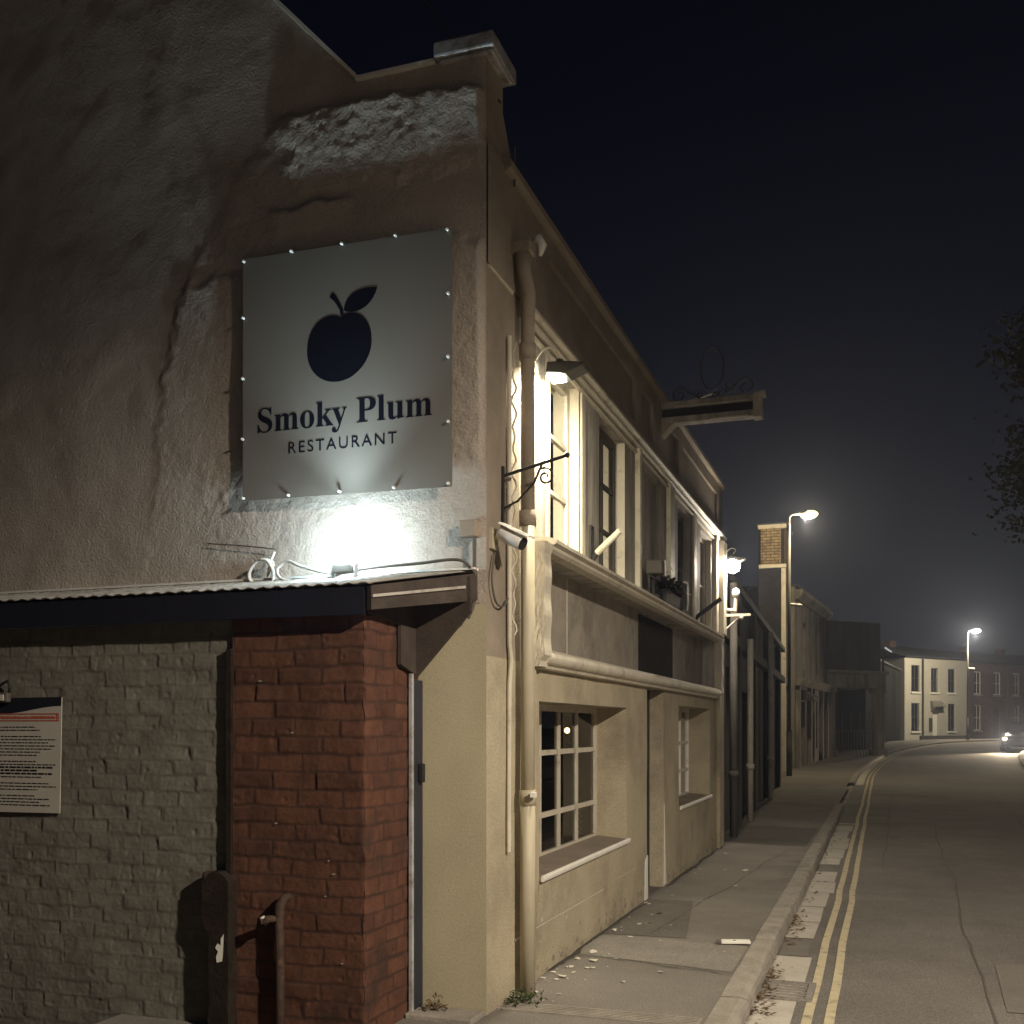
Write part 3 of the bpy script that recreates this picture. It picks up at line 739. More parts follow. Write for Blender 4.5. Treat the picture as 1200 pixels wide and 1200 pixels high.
text('lettering', 'RESTAURANT', -3.384, -2.668, 3.298, spacing=1.25)
pos = [(-3.69,4.495),(-3.36,4.51),(-3.02,4.505),(-2.67,4.50),(-2.345,4.485),(-3.695,4.15),(-3.697,3.78),(-3.70,3.41),(-2.34,4.12),(-2.34,3.76),(-2.34,3.39),(-3.695,3.048),(-3.38,3.045),(-3.035,3.043),(-2.68,3.04),(-2.338,3.038)]
for x, z in pos:
    MB().tube([(x,SY-.004,z),(x,SY-.022,z),(x,SY-.026,z)], [.009,.009,.005], 8).build('screw', M['steel'], sign, smooth=True)
for x in (-3.66,-3.02,-2.38): MB().box(x-.02,x+.02,SY+.008,GY+.01,3.2,4.4).build('batten', M['darkwood'], sign)

# ------------------------------------------------------------------ floodlight washing the sign
def light(name, typ, loc, energy, col, parent=None, **kw):
    l = bpy.data.lights.new(name, typ); l.energy = energy; l.color = col
    for k_, v_ in kw.items(): setattr(l, k_, v_)
    o = bpy.data.objects.new(name, l); COL.objects.link(o)
    if parent: o.parent = parent
    o.location = Vector(loc) - (parent.location if parent else Vector((0,0,0)))
    return o
fl = empty('floodlight', (-2.93, 5.48, 2.48), 'dazzling white floodlight standing on the lean-to roof below the sign', 'light')
M['sign_lamp'] = emit('sign_lamp_glow', (.66,.87,1), 95)
MB().ball((-2.93,5.47,2.66), .10, .075, .085, 18, 12).build('lamp_lens', M['sign_lamp'], fl, smooth=True)
fb_ = light('flood_beam', 'AREA', (-2.93, 5.46, 2.765), 12, (.66,.87,1), fl, shape='DISK', size=.12, spread=R(92)); fb_.rotation_euler = Vector((-.05,-.27,1)).to_track_quat('-Z','Y').to_euler()
MB().box(-2.99,-2.87,5.44,5.51,2.535,2.585).build('housing', M['cable_dark'], fl, bevel=.006)
mb = MB(); mb.box(-3.01,-3.0,5.46,5.50,2.50,2.59); mb.box(-2.86,-2.85,5.46,5.50,2.50,2.59); mb.box(-3.01,-2.85,5.46,5.50,2.492,2.50)
mb.build('bracket', M['tin'], fl)

# cables on the lean-to roof and wall
def cable(name, pts, r, m, label, n=8):
    o = MB().tube([tuple(v) for v in catmull([pts[0]]+pts+[pts[-1]], n)] if True else pts, r, 7).build(name, m, smooth=True)
    tag(o, label, 'cable'); return o
YW = GY-.04
coil = [(-3.51,YW,2.72),(-3.53,YW-.01,2.66),(-3.545,YW-.02,2.57)]
for i in range(27):
    t = R(40+i*30); coil.append((-3.565+.085*math.cos(t)+.012*math.sin(i), YW-.03-.0012*i, 2.585+.085*math.sin(t)))
cable('cable_coil', coil, .008, M['plastic'], 'white cable wound in a small hanging coil left of the white floodlight', 4)
cable('cable_loop', [(-2.90,5.50,2.54),(-3.06,5.53,2.55),(-3.25,5.55,2.60),(-3.36,5.58,2.64),(-3.43,5.58,2.60),(-3.40,5.56,2.54),(-3.30,5.54,2.515),(-3.08,5.52,2.52),(-2.95,5.50,2.54)], .010, M['plastic'], 'white cable looping beside the foot of the white floodlight')
cable('roof_cable', [(-2.92,5.50,2.54),(-2.85,5.53,2.56),(-2.7,5.56,2.575),(-2.5,5.58,2.585),(-2.32,5.60,2.60),(-2.24,5.62,2.585),(-2.20,5.665,2.53)], .009, M['cable_dark'], 'grey cable running along the lean-to roof from floodlight to corner')
cable('hook_wire', [(-4.0,GY-.03,2.80),(-3.7,GY-.035,2.765),(-3.50,GY-.04,2.735)], .004, M['cable_dark'], 'thin dark wire on the gable leading to the white cable coil')

# junction box with its cable
jb = empty('junction_box', (-2.235, GY, 2.74), 'small brown junction box on the gable corner beside the camera', 'box')
MB().box(-2.285,-2.185,GY-.07,GY-.002,2.735,2.83).build('casing', M['parapet'], jb, bevel=.006)
cb = [(-2.20,GY-.045,2.74),(-2.20,GY-.045,2.62),(-2.20,GY-.04,2.46),(-2.205,GY-.04,2.36),(-2.24,GY-.045,2.27)]
MB().tube([tuple(v) for v in catmull([cb[0]]+cb+[cb[-1]], 6)], .012, 8).build('cable', M['cable_dark'], jb, smooth=True)

# CCTV bullet camera on the corner
cc = empty('security_camera', (FX, 5.83, 2.72), 'white bullet security camera on the building corner beside the downpipe', 'camera')
mb = MB(); mb.box(FX-.0,FX+.02,5.76,5.86,2.68,2.80); mb.tube([(FX+.01,5.80,2.745),(FX+.07,5.79,2.75),(FX+.10,5.80,2.735)],.016,10); mb.build('mount', M['pipe'], cc)
a = Vector((FX+.05,5.80,2.775)); dirv = Vector((.80,-.12,-.42)).normalized()
MB().tube([a, a+dirv*.02, a+dirv*.16, a+dirv*.17], [.035,.042,.042,.034], 18).build('body', M['plastic'], cc, smooth=True)
MB().tube([a+dirv*.166, a+dirv*.176], [.037,.037], 18).build('lens', M['black'], cc)
sd = dirv.cross(Vector((0,0,1))).normalized()
upv = sd.cross(dirv).normalized()
mb = MB(); b0 = a+upv*.046-dirv*.01; b1 = a+upv*.050+dirv*.205
mb.prism([b0-sd*.045, b0+sd*.045, b0+sd*.03+upv*.012, b0-sd*.03+upv*.012], b1-b0); mb.build('hood', M['plastic'], cc)
cable('camera_lead', [(FX+.02,5.80,2.66),(FX+.025,5.74,2.50),(FX+.025,5.80,2.38),(FX+.025,5.92,2.36),(FX+.025,6.02,2.42)], .006, M['cable_dark'], 'thin grey lead drooping below the bullet security camera')

# iron scroll bracket at the corner
sb = empty('scroll_bracket', (FX, 6.0, 3.14), 'small black wrought iron scroll bracket beside the downpipe on the corner', 'bracket')
mb = MB(); mb.box(FX,FX+.014,5.965,5.99,2.84,3.20); mb.tube([(FX+.01,5.98,3.145),(FX+.40,5.98,3.235)], .010, 8); mb.ball((FX+.405,5.98,3.236),.016)
mb.tube([(FX+.01,5.98,2.95),(FX+.10,5.98,2.99),(FX+.20,5.98,3.09),(FX+.25,5.98,3.195)], .007, 7)
pts = [(FX+.27+.055*(1-i/26)*math.cos(R(120-i*24)), 5.98, 3.12+.055*(1-i/26)*math.sin(R(120-i*24))) for i in range(22)]
mb.tube(pts, .006, 6); mb.build('ironwork', M['black'], sb)

# facade floodlights (two of a kind)
M['flood_glow'] = emit('flood_glow', (1,.93,.74), 60)
M['flood_glow2'] = emit('flood_glow_far', (1,.88,.72), 420)
def wall_flood(loc, label, out, glow, power, aim, col):
    """head on a curled arm, its lamp turned back to the wall"""
    t = empty('wall_floodlight', loc, label, 'light', 'floodlights on arms along the street front')
    x, y, z = loc
    mb = MB(); mb.box(x, x+.012, y-.05, y+.05, z+.02, z+.14)
    pts = [(x+.01,y,z+.10),(x+.05,y,z+.15),(x+.10,y,z+.17),(x+.145,y,z+.14),(x+out-.03,y,z+.07),(x+out-.03,y,z+.03)]
    mb.tube([tuple(v) for v in catmull([pts[0]]+pts+[pts[-1]], 6)], .008, 8); mb.build('arm', M['trim'], t, smooth=True)
    hx = x+out
    mb = MB()
    # wedge hood: high at the wall side, thin at the nose
    mb.prism([(hx-.10,y-.085,z-.015),(hx+.03,y-.085,z-.035),(hx+.14,y-.085,z+.005),(hx+.15,y-.085,z+.025),(hx+.02,y-.085,z+.045),(hx-.09,y-.085,z+.05)], (0,.17,0))
    mb.tube([(hx-.03,y,z+.04),(hx-.03,y,z+.085)], .025, 10)
    mb.build('hood', M['black'], t, bevel=.006)
    mb = MB(); mb.box(hx-.095,hx-.005,y-.07,y+.07,z-.045,z-.022); mb.build('lamp_lens', glow, t, bevel=.004)
    L = light('flood_lamp', 'AREA', (hx-.05, y, z-.052), power, col, t, shape='DISK', size=.12)
    L.rotation_euler = Vector(aim).to_track_quat('-Z', 'Y').to_euler()
    return t
wall_flood((FX+.008, 6.58, 3.93), 'lit black floodlight with a curled arm beside the downpipe, above the first bright window', .20, M['flood_glow'], 130, (-.75,.35,-1), (1,.90,.66))
f2 = wall_flood((FX+.09, 14.80, 3.93), 'glaring floodlight at the far end of the street front, starred against the dark', .13, M['flood_glow2'], 110, (-.45,-.6,-.6), (1,.91,.76))
MB().ball((FX+.20,14.78,3.86), .10, .10, .10, 14, 10).build('bulb', M['flood_glow2'], f2, smooth=True)

# white bracket with dome camera at the far corner
db = empty('bracket_camera', (FX, 14.95, 3.25), 'white dome camera on a strutted bracket below the far glaring floodlight', 'camera')
mb = MB(); mb.box(FX+.05,FX+.42,14.93,14.97,3.18,3.215); mb.tube([(FX+.06,14.95,2.98),(FX+.28,14.95,3.18)],.014,8); mb.tube([(FX+.05,14.95,3.27),(FX+.21,14.95,3.27)],.022,8)
mb.tube([(FX+.21,14.95,3.25),(FX+.22,14.95,3.45)],.024,8); mb.build('bracket', M['trim'], db)
MB().ball((FX+.22,14.95,3.50),.055,.05,.07).build('dome', M['plastic'], db, smooth=True)
MB().ball((FX+.30,14.95,3.16),.03).build('knob', M['trim'], db, smooth=True)

# flagpole holders on the ledge
def flag(y, z, label, m, d):
    t = empty('flagpole_holder', (FX, y, z), label, 'bracket', 'flagpole holders on the upper wall')
    mb = MB(); mb.box(FX,FX+.015,y-.05,y+.05,z-.16,z+.16); mb.tube([(FX+.015,y,z-.10),(FX+.08,y,z-.02)],.02,8); mb.build('plate', M['black'], t)
    a = Vector((FX+.05,y,z-.05)); MB().tube([a, a+Vector(d)], .026, 10).build('socket', m, t)
flag(8.02, 3.05, 'angled flagpole holder with a white tube beside the second upper window', M['trim'], (.20,-.06,.15))
flag(12.75, 3.02, 'angled flagpole holder with a black tube near the far upper window', M['black'], (.28,.0,.20))

# things standing on the ledge
ln = empty('ledge_lamp', (FX+.1, 10.05, 2.9), 'small dark spotlight on a post standing on the ledge', 'light')
mb = MB(); mb.tube([(FX+.07,10.05,2.89),(FX+.07,10.05,3.09)],.03,8); mb.box(FX+.02,FX+.12,9.98,10.12,2.885,2.91); mb.build('post', M['black'], ln)
mb = MB(); mb.box(FX+.03,FX+.19,9.88,10.06,3.09,3.22); mb.tube([(FX+.11,10.06,3.155),(FX+.11,10.11,3.155)],[.06,.07],12); mb.build('head', M['cable_dark'], ln, bevel=.012)
MB().box(FX+.188,FX+.197,10.02,10.07,3.085,3.23).build('rim', M['white'], ln)
MB().tube([(FX+.09,9.7,3.06),(FX+.10,11.9,3.12)],.008,6).build('rod', M['black'], ln)
pt = empty('ledge_planter', (FX+.1, 10.9, 2.9), 'dark trough of dead plants standing on the ledge', 'planter')
mb = MB(); mb.prism([(FX+.015,10.45,2.89),(FX+.115,10.45,2.89),(FX+.13,10.45,3.02),(FX+.006,10.45,3.02)], (0,.75,0)); mb.build('trough', M['black'], pt, bevel=.01)
mb = MB()
for i in range(150):
    p = Vector((FX+.08+random.gauss(0,.04), random.uniform(10.45,11.2), 3.02+abs(random.gauss(0,.07)))); q = Vector((random.uniform(-1,1),random.uniform(-1,1),random.uniform(-1,1)))*.05; q2 = Vector((random.uniform(-1,1),random.uniform(-1,1),random.uniform(-1,1)))*.03
    mb.poly([p-q, p+q2, p+q, p-q2])
mb.build('dead_plant', M['sooty'], pt)
sp2 = empty('ledge_speaker', (FX+.12, 11.5, 2.9), 'dark boxy horn with a pale rim standing on the ledge', 'speaker')
mb = MB(); mb.box(FX+.01,FX+.12,11.38,11.62,2.89,3.22); mb.build('casing', M['black'], sp2, bevel=.03)
mb = MB(); mb.tube([(FX+.125,11.60,2.92),(FX+.13,11.64,3.0),(FX+.13,11.64,3.15),(FX+.125,11.62,3.22),(FX+.09,11.60,3.235)],.011,6); mb.build('rim', M['white'], sp2)

# long projecting sign gantry with scrollwork
gt = empty('sign_gantry', (FX, 10.81, 4.8), 'long projecting wooden sign gantry with iron scrolls jutting over the street', 'bracket')
gy = 10.81; gx0, gx1 = FX, -1.16
mb = MB(); mb.box(gx0,gx1,gy-.05,gy+.09,4.89,4.955); mb.box(gx0,gx1-.02,gy-.05,gy+.09,4.735,4.80); mb.build('beam', M['weather'], gt, bevel=.006)
mb = MB(); mb.box(gx0,gx1-.04,gy-.005,gy+.045,4.80,4.89); mb.build('infill', M['black'], gt)
mb = MB(); mb.box(gx1-.06,gx1+.03,gy-.055,gy+.095,4.72,4.97); mb.box(gx1-.03,gx1+.06,gy-.04,gy+.08,4.93,4.985); mb.build('end_cap', M['weather'], gt, bevel=.01)
mb = MB(); mb.box(gx0+.5,gx1-.1,gy-.056,gy-.050,4.735,4.748); mb.box(gx0+.15,gx1-.1,gy-.056,gy-.050,4.89,4.90); mb.build('lower_trim', M['trim'], gt)
mb = MB(); mb.prism([(gx0,gy-.06,4.60),(gx0+.14,gy-.06,4.735),(gx0,gy-.06,4.735)], (0,.16,0)); mb.build('haunch', M['parapet'], gt)
mb = MB()
mb.tube([(FX,gy+.3,5.0),(-1.62,gy+.02,5.02)], .013, 6); mb.build('stay_rod', M['trim'], gt); mb = MB()
rc = (-1.63, gy+.02, 5.27)
mb.tube([(rc[0]+.115*math.cos(R(i*15)), rc[1], rc[2]+.215*math.sin(R(i*15))) for i in range(25)], .007, 6)
def scroll(cx, cz, r, a0, turns, sgn=1, tail=None):
    pts = []
    n = int(turns*18)
    for i in range(n+1):
        t = R(a0+sgn*i*20); k = r*(1-.75*i/n); pts.append((cx+k*math.cos(t), gy+.02, cz+k*math.sin(t)))
    if tail: pts = [tail]+pts
    mb.tube(pts, .008, 6)
scroll(-1.30, 5.05, .10, 170, 1.3, -1, (-1.52,gy+.02,4.985)); scroll(-1.46, 5.07, .06, 200, 1.4, 1, (-1.62,gy+.02,4.96)); scroll(-1.96, 5.03, .085, 10, 1.4, 1, (-1.72,gy+.02,4.96)); scroll(-1.76, 5.02, .05, 160, 1.3, -1); scroll(-1.60,4.99,.045,-60,1.2,1)
mb.build('scrollwork', M['cable_dark'], gt)

# lantern added behind the shop window in place of a lamp's reflection
lt = empty('reflection_lantern', (-2.62, 9.0, 1.45), 'added lantern standing for a lamp reflection in the last top pane of the big shop window', 'lamp')
mb = MB()
for sx in (-.045,.045):
    for sy in (-.05,.05): mb.tube([(-2.62+sx,9.0+sy,1.50),(-2.62+sx,9.0+sy,1.76)],.006,6)
mb.box(-2.675,-2.565,8.94,9.06,1.485,1.505); mb.prism([(-2.68,8.935,1.755),(-2.56,8.935,1.755),(-2.60,8.935,1.80),(-2.64,8.935,1.80)], (0,.13,0)); mb.tube([(-2.62,9,1.80),(-2.62,9,1.92)],.004,6)
mb.build('cage', M['rust'], lt)
M['bulb'] = emit('reflection_glow', (1,.62,.26), 5)
MB().ball((-2.62,9.0,1.62),.026).build('bulb', M['bulb'], lt, smooth=True)
M['bulb2'] = emit('lantern_card', (1,.75,.5), .5)
MB().box(-2.60,-2.596,8.95,9.05,1.50,1.535).build('label_card', M['litter'], lt)
mb = MB(); 
for i, z in enumerate((.72,.77,.83,.88)):
    mb.tube([(-2.50+.02*math.cos(R(t*30)), 8.9+.028*math.cos(R(t*30)), z+.03*math.sin(R(t*30))) for t in range(13)], .006, 6)
tag(mb.build('hanging_chain', M['steel']), 'short pale chain hanging in the lowest right pane of the big shop window', 'chain')

# ------------------------------------------------------------------ lean-to at the gable
lean = empty('lean_to', (-3.4, 5.04, 0), 'low brick lean-to with painted wall, red brick pier and dark sloping roof', 'outbuilding')
def uneven_face(mb, x0, x1, z0, z1, y, st=.03, amp=.004, e=0):
    nx = max(1, int((x1-x0)/st)); nz = max(1, int((z1-z0)/st)); n0 = len(mb.v)
    for i in range(nx+1):
        for j in range(nz+1):
            x = x0+(x1-x0)*i/nx; z = z0+(z1-z0)*j/nz
            mb.v.append((x, y-amp*noise.noise(Vector((x*2.3, z*2.3, e)))-amp*.5*noise.noise(Vector((x*9, z*9, e))), z))
    for i in range(nx):
        for j in range(nz):
            a = n0+i*(nz+1)+j; mb.f.append((a, a+nz+1, a+nz+2, a+1))
def brick_h(s_, z, bw, bh, joint, deep, seed):
    """relief (m) and tone of old uneven brickwork at (s, z)"""
    w = Vector((s_*5.5, z*5.5, seed)); sz = z+.010*noise.noise(w)+.004*noise.noise(w*4); r_ = math.floor(sz/bh)
    rj = noise.noise(Vector((r_*3.7, seed, .5)))*.06
    ss_ = s_+.012*noise.noise(w*1.7+Vector((9,9,9)))+(.5*bw if r_ % 2 else 0)+rj
    c_ = math.floor(ss_/bw); fz = sz-r_*bh; fs = ss_-c_*bw
    jv = joint*(1+.7*noise.noise(w*2.2)); e = min(fz, bh-fz, fs, bw-fs)
    k = ss(jv*.35, jv*1.15, e)
    rnd = noise.cell(Vector((c_*1.31+.5, r_*1.77+.5, seed))); rnd2 = noise.cell(Vector((c_*1.31+.5, r_*1.77+.5, seed+7)))
    h = k*(deep+.0035*(rnd-.5)+.004*(rnd2-.5)*(fs/bw-.5)) + .0016*noise.noise(Vector((s_*42, z*42, seed))) + .0018*noise.noise(Vector((s_*16, z*16, seed)))
    chip = noise.noise(Vector((s_*21, z*21, seed+3)))
    if chip > .42: h -= (chip-.42)*.016*k
    return h, k, rnd
def brick_mesh(name, cols, z0, z1, dz, place, m, parent, bw, bh, joint, deep, seed):
    """cols: positions along the wall; place(s, z, h) -> xyz"""
    mb = MB(); nz = int((z1-z0)/dz); tone = []
    for s_ in cols:
        for j in range(nz+1):
            z = z0+(z1-z0)*j/nz; h, k, r_ = brick_h(s_, z, bw, bh, joint, deep, seed)
            mb.v.append(place(s_, z, h)); tone.append((k, r_))
    for i in range(len(cols)-1):
        for j in range(nz):
            a = i*(nz+1)+j; mb.f.append((a, a+nz+1, a+nz+2, a+1))
    o = mb.build(name, m, parent, smooth=True)
    at = o.data.attributes.new('brick', 'FLOAT_COLOR', 'POINT')
    at.data.foreach_set('color', [c for k, r_ in tone for c in (k, r_, 0, 1)])
    return o
def brickwork(name, c1, c2, mortar, stain, slo, shi):
    m = mat(name, c1, .9, .25, 7, .35, 110, bdist=.006, fine=.18, spec=.15); t = m.node_tree; N = t.nodes; L = t.links; p = N['Principled BSDF']
    src = p.inputs['Base Color'].links[0].from_socket
    a = N.new('ShaderNodeAttribute'); a.attribute_name = 'brick'; sp__ = N.new('ShaderNodeSeparateColor'); L.new(a.outputs['Color'], sp__.inputs[0])
    m1 = N.new('ShaderNodeMix'); m1.data_type = 'RGBA'; m1.blend_type = 'MIX'; L.new(sp__.outputs[1], m1.inputs['Factor']); L.new(src, m1.inputs['A'])
    mm = N.new('ShaderNodeMix'); mm.data_type = 'RGBA'; mm.blend_type = 'MULTIPLY'; mm.inputs['Factor'].default_value = 1; L.new(src, mm.inputs['A']); mm.inputs['B'].default_value = tuple(b/a_ for a_, b in zip(c1, c2))+(1,)
    L.new(mm.outputs['Result'], m1.inputs['B'])
    m2 = N.new('ShaderNodeMix'); m2.data_type = 'RGBA'; L.new(sp__.outputs[0], m2.inputs['Factor']); m2.inputs['A'].default_value = tuple(mortar)+(1,); L.new(m1.outputs['Result'], m2.inputs['B'])
    n = N.new('ShaderNodeTexNoise'); n.inputs['Scale'].default_value = 2.6; n.inputs['Detail'].default_value = 9; n.inputs['Roughness'].default_value = .7
    c = N.new('ShaderNodeTexCoord'); L.new(c.outputs['Object'], n.inputs['Vector'])
    r2 = N.new('ShaderNodeValToRGB'); r2.color_ramp.elements[0].position = slo; r2.color_ramp.elements[1].position = shi; L.new(n.outputs['Fac'], r2.inputs[0])
    m3 = N.new('ShaderNodeMix'); m3.data_type = 'RGBA'; L.new(r2.outputs[0], m3.inputs['Factor']); L.new(m2.outputs['Result'], m3.inputs['A']); m3.inputs['B'].default_value = tuple(stain)+(1,)
    L.new(m3.outputs['Result'], p.inputs['Base Color']); return m
M['paintbrick'] = brickwork('painted_brickwork', (.160,.150,.121), (.148,.138,.112), (.134,.124,.10), (.108,.098,.077), .53, .72)
M['redbrick'] = brickwork('red_brickwork', (.108,.049,.031), (.080,.038,.026), (.056,.030,.022), (.05,.030,.023), .5, .70)
N_ = 420
brick_mesh('painted_wall', [-5.9+2.54*i/(N_) for i in range(N_+1)], -.16, 2.24, .0075, lambda s_, z, h: (s_, 5.055-h-.006*noise.noise(Vector((s_*2.3, z*2.3, 1))), z), M['paintbrick'], lean, .235, .086, .010, .0015, 3.1)
MB().quad((-8.5,5.05,-.16),(-5.9,5.05,-.16),(-5.9,5.05,2.24),(-8.5,5.05,2.24)).build('painted_wall_end', M['paintbrick'], lean)
def arris(z): return .014+.012*noise.noise(Vector((0, z*11, 2)))+.006*noise.noise(Vector((3, z*37, 2)))
fc_ = [.815*i/115 for i in range(116)]; sc_ = [.815+.68*i/60 for i in range(61)]
def pier_place(s_, z, h):
    if s_ <= .815:
        x = -3.375+s_; d = .815-s_; k = arris(z)*max(0, 1-d/.035)**2
        return (x-k*.8, 5.036-h+k*.5+.006*noise.noise(Vector((x*3, z*3, 0))), z)
    y = 5.036+(s_-.815); k = arris(z)*max(0, 1-(s_-.815)/.035)**2
    return (-2.566+h-k*.8+.005*noise.noise(Vector((y*6, z*6, 1))), y+k*.5*0, z)
brick_mesh('brick_pier', fc_, -.16, 2.24, .0075, pier_place, M['redbrick'], lean, .275, .094, .010, .0038, 5.7)
brick_mesh('brick_pier_side', [.8151]+sc_[1:], -.16, 2.24, .0075, pier_place, M['redbrick'], lean, .235, .094, .010, .0032, 5.7)
MB().quad((-3.375,5.03,-.16),(-3.375,5.06,-.16),(-3.375,5.06,2.24),(-3.375,5.03,2.24)).build('pier_return', M['redbrick'], lean)
# roof: corrugated sheet on dark boards, front edge skewed over the door
def roofz(y): return 2.375+(y-4.93)*.20
mb = MB(); n = 260; a0 = (-8.5, 4.93); 
rows = ([], [])
for i in range(n+1):
    x = -8.5+(8.5-2.47)*i/n; x2 = -8.5+(8.5-2.205)*i/n
    zz = .006*math.sin(2*math.pi*(-8.5+6.03*i/n)/.085)
    rows[0].append((x, 4.93, roofz(4.93)+.02+zz)); rows[1].append((x2, 5.70, roofz(5.70)+.02+zz))
for dz in (0, -.004):
    b0 = len(mb.v)
    mb.v += [(p[0],p[1],p[2]+dz) for p in rows[0]] + [(p[0],p[1],p[2]+dz) for p in rows[1]]
    for i in range(n): mb.f.append((b0+i, b0+i+1, b0+n+2+i, b0+n+1+i))
b1 = 2*(n+1)
for i in range(n): mb.f.append((i, i+1, b1+i+1, b1+i))
mb.build('corrugated_roof', M['weather'], lean)
mb = MB(); mb.box(-8.5,-2.19,5.64,5.712,2.545,2.558); mb.build('flashing', M['white'], lean)
mb = MB(); mb.box(-8.5,-2.53,4.945,4.975,2.232,2.378); mb.box(-8.5,-2.56,4.98,5.03,2.24,2.37)
mb.build('fascia', M['navy'], lean)
def vx(t): return Vector((-2.515, 4.95, 0)).lerp(Vector((-2.215, 5.69, 0)), t)
mb = MB(); A, B = vx(0), vx(1)
def vz(p, dz): return (p.x, p.y, roofz(p.y)+dz)
off = Vector((.03,-.01,0))
mb.prism([vz(A,-.125),vz(B,-.155),vz(B,.0),vz(A,.0)], off); mb.build('verge_board', M['darkwood'], lean)
A2, B2 = vx(.0)+off, vx(.86)+off
MB().prism([vz(A2,-.06),vz(B2,-.075),vz(B2,-.06),vz(A2,-.045)], (.012,-.004,0)).build('verge_batten', M['weather'], lean)
# deck under the sheet
mb = MB(); mb.prism([(-8.5,4.98,roofz(4.98)-.03),(-2.51,4.98,roofz(4.98)-.03),(-2.225,5.68,roofz(5.68)-.03),(-8.5,5.68,roofz(5.68)-.03)], (0,0,.02)); mb.build('roof_deck', M['darkwood'], lean)
# triangular gusset board over the side door and the board above its head
mb = MB(); mb.prism([(-2.575,5.60,1.93),(-2.54,5.60,1.93),(-2.20,5.60,2.30),(-2.20,5.60,2.50),(-2.575,5.60,2.48)], (0,.03,0)); mb.build('gusset_board', M['darkwood'], lean)
mb = MB(); mb.prism([(-2.553,5.40,2.0),(-2.553,5.6,1.95),(-2.553,5.6,2.44),(-2.553,5.02,2.36),(-2.553,5.02,2.25),(-2.553,5.40,2.22)], (.02,0,0)); mb.build('head_board', M['darkwood'], lean)
# side door: frame and leaf seen at a grazing angle
mb = MB(); mb.box(-2.555,-2.53,5.545,5.57,-.1,1.955); mb.build('door_edge', M['tin'], lean, bevel=.004)
mb = MB(); mb.box(-2.555,-2.535,5.572,5.70,-.1,1.92); sdv = mb.build('side_door', M['doornavy'], lean)
mb = MB(); mb.box(-2.535,-2.50,5.63,5.665,1.33,1.44); mb.build('handle', M['black'], sdv, bevel=.008)
# mortar loss / pale spots on the red pier
mb = MB()
for (x, z) in ((-3.2,1.9),(-3.1,1.13),(-2.78,.94),(-2.75,.87),(-2.80,.75),(-3.0,1.62),(-2.7,.40)):
    w = random.uniform(.008,.022); w *= .8; mb.poly([(x-w,5.0275,z),(x-w*.2,5.0275,z-.005),(x+w,5.0275,z+.001),(x+w*.1,5.0275,z+.005)])
mb.build('mortar_flecks', M['fascia'], lean)

# old gate post and batten between painted wall and red pier
gp = empty('gate_post', (-3.42, 4.98, -.1), 'rotten dark gate post with a white paint scar beside the red pier', 'post')
mb = MB(); nzp = 40
prof = []
for j in range(nzp+1):
    z = -.16+1.02*j/nzp; wl = -3.475-.012*noise.noise(Vector((z*9,0,0)))-(.045*ss(.50,.60,z)) + .06*ss(.80,.86,z)
    wr = -3.352+.006*noise.noise(Vector((z*12,3,0)))-.06*ss(.82,.86,z)
    prof.append((z, wl, wr))
for j in range(nzp):
    (za,la,ra),(zb,lb,rb) = prof[j], prof[j+1]
    for (a_,b_,c_,d_) in (((la,4.95,za),(ra,4.95,za),(rb,4.95,zb),(lb,4.95,zb)), ((ra,4.95,za),(ra,5.04,za),(rb,5.04,zb),(rb,4.95,zb)), ((la,5.04,za),(la,4.95,za),(lb,4.95,zb),(lb,5.04,zb))): mb.quad(a_,b_,c_,d_)
mb.poly([(prof[-1][1],4.95,prof[-1][0]),(prof[-1][2],4.95,prof[-1][0]),(prof[-1][2],5.04,prof[-1][0]),(prof[-1][1],5.04,prof[-1][0])])
M['rotten'] = mat('rotten_wood', (.024,.018,.014), .9, .3, 9, .6, 40, (.045,.034,.026), 6, .55, .7, spec=.1)
mb.build('post', M['rotten'], gp)
mb = MB(); mb.box(-3.412,-3.378,5.018,5.05,.8,2.08); mb.build('batten', M['rotten'], gp)
mb = MB(); mb.box(-3.53,-3.43,4.955,5.03,.775,.86); mb.build('hinge_block', M['rust'], gp, bevel=.02)
mb = MB(); mb.poly([(-3.395,4.946,.50),(-3.375,4.946,.53),(-3.38,4.946,.42),(-3.385,4.946,.38),(-3.42,4.946,.37),(-3.425,4.946,.40),(-3.412,4.946,.43),(-3.43,4.946,.45),(-3.415,4.946,.475),(-3.395,4.946,.465)]); mb.build('paint_scar', M['white'], gp)
# standpipe with a tap
st = empty('standpipe', (-3.05, 4.97, -.1), 'rusty standpipe with a small pale tap in front of the red pier', 'pipe')
mb = MB(); pts = [(-3.052,4.985,-.16),(-3.05,4.985,.3),(-3.053,4.98,.62),(-3.05,4.985,.70),(-3.03,5.0,.735),(-3.02,5.03,.74)]
mb.tube(pts, [.026,.024,.025,.027,.024,.02], 12); mb.build('pipe', M['rust'], st, smooth=True)
mb = MB(); mb.tube([(-3.055,4.975,.625),(-3.10,4.955,.625),(-3.125,4.94,.61)], [.018,.02,.03], 10); mb.build('tap', M['rust'], st, smooth=True)
mb = MB(); mb.tube([(-3.120,4.94,.605),(-3.127,4.932,.640)], [.016,.014], 10); mb.build('tap_head', M['litter'], st, smooth=True)

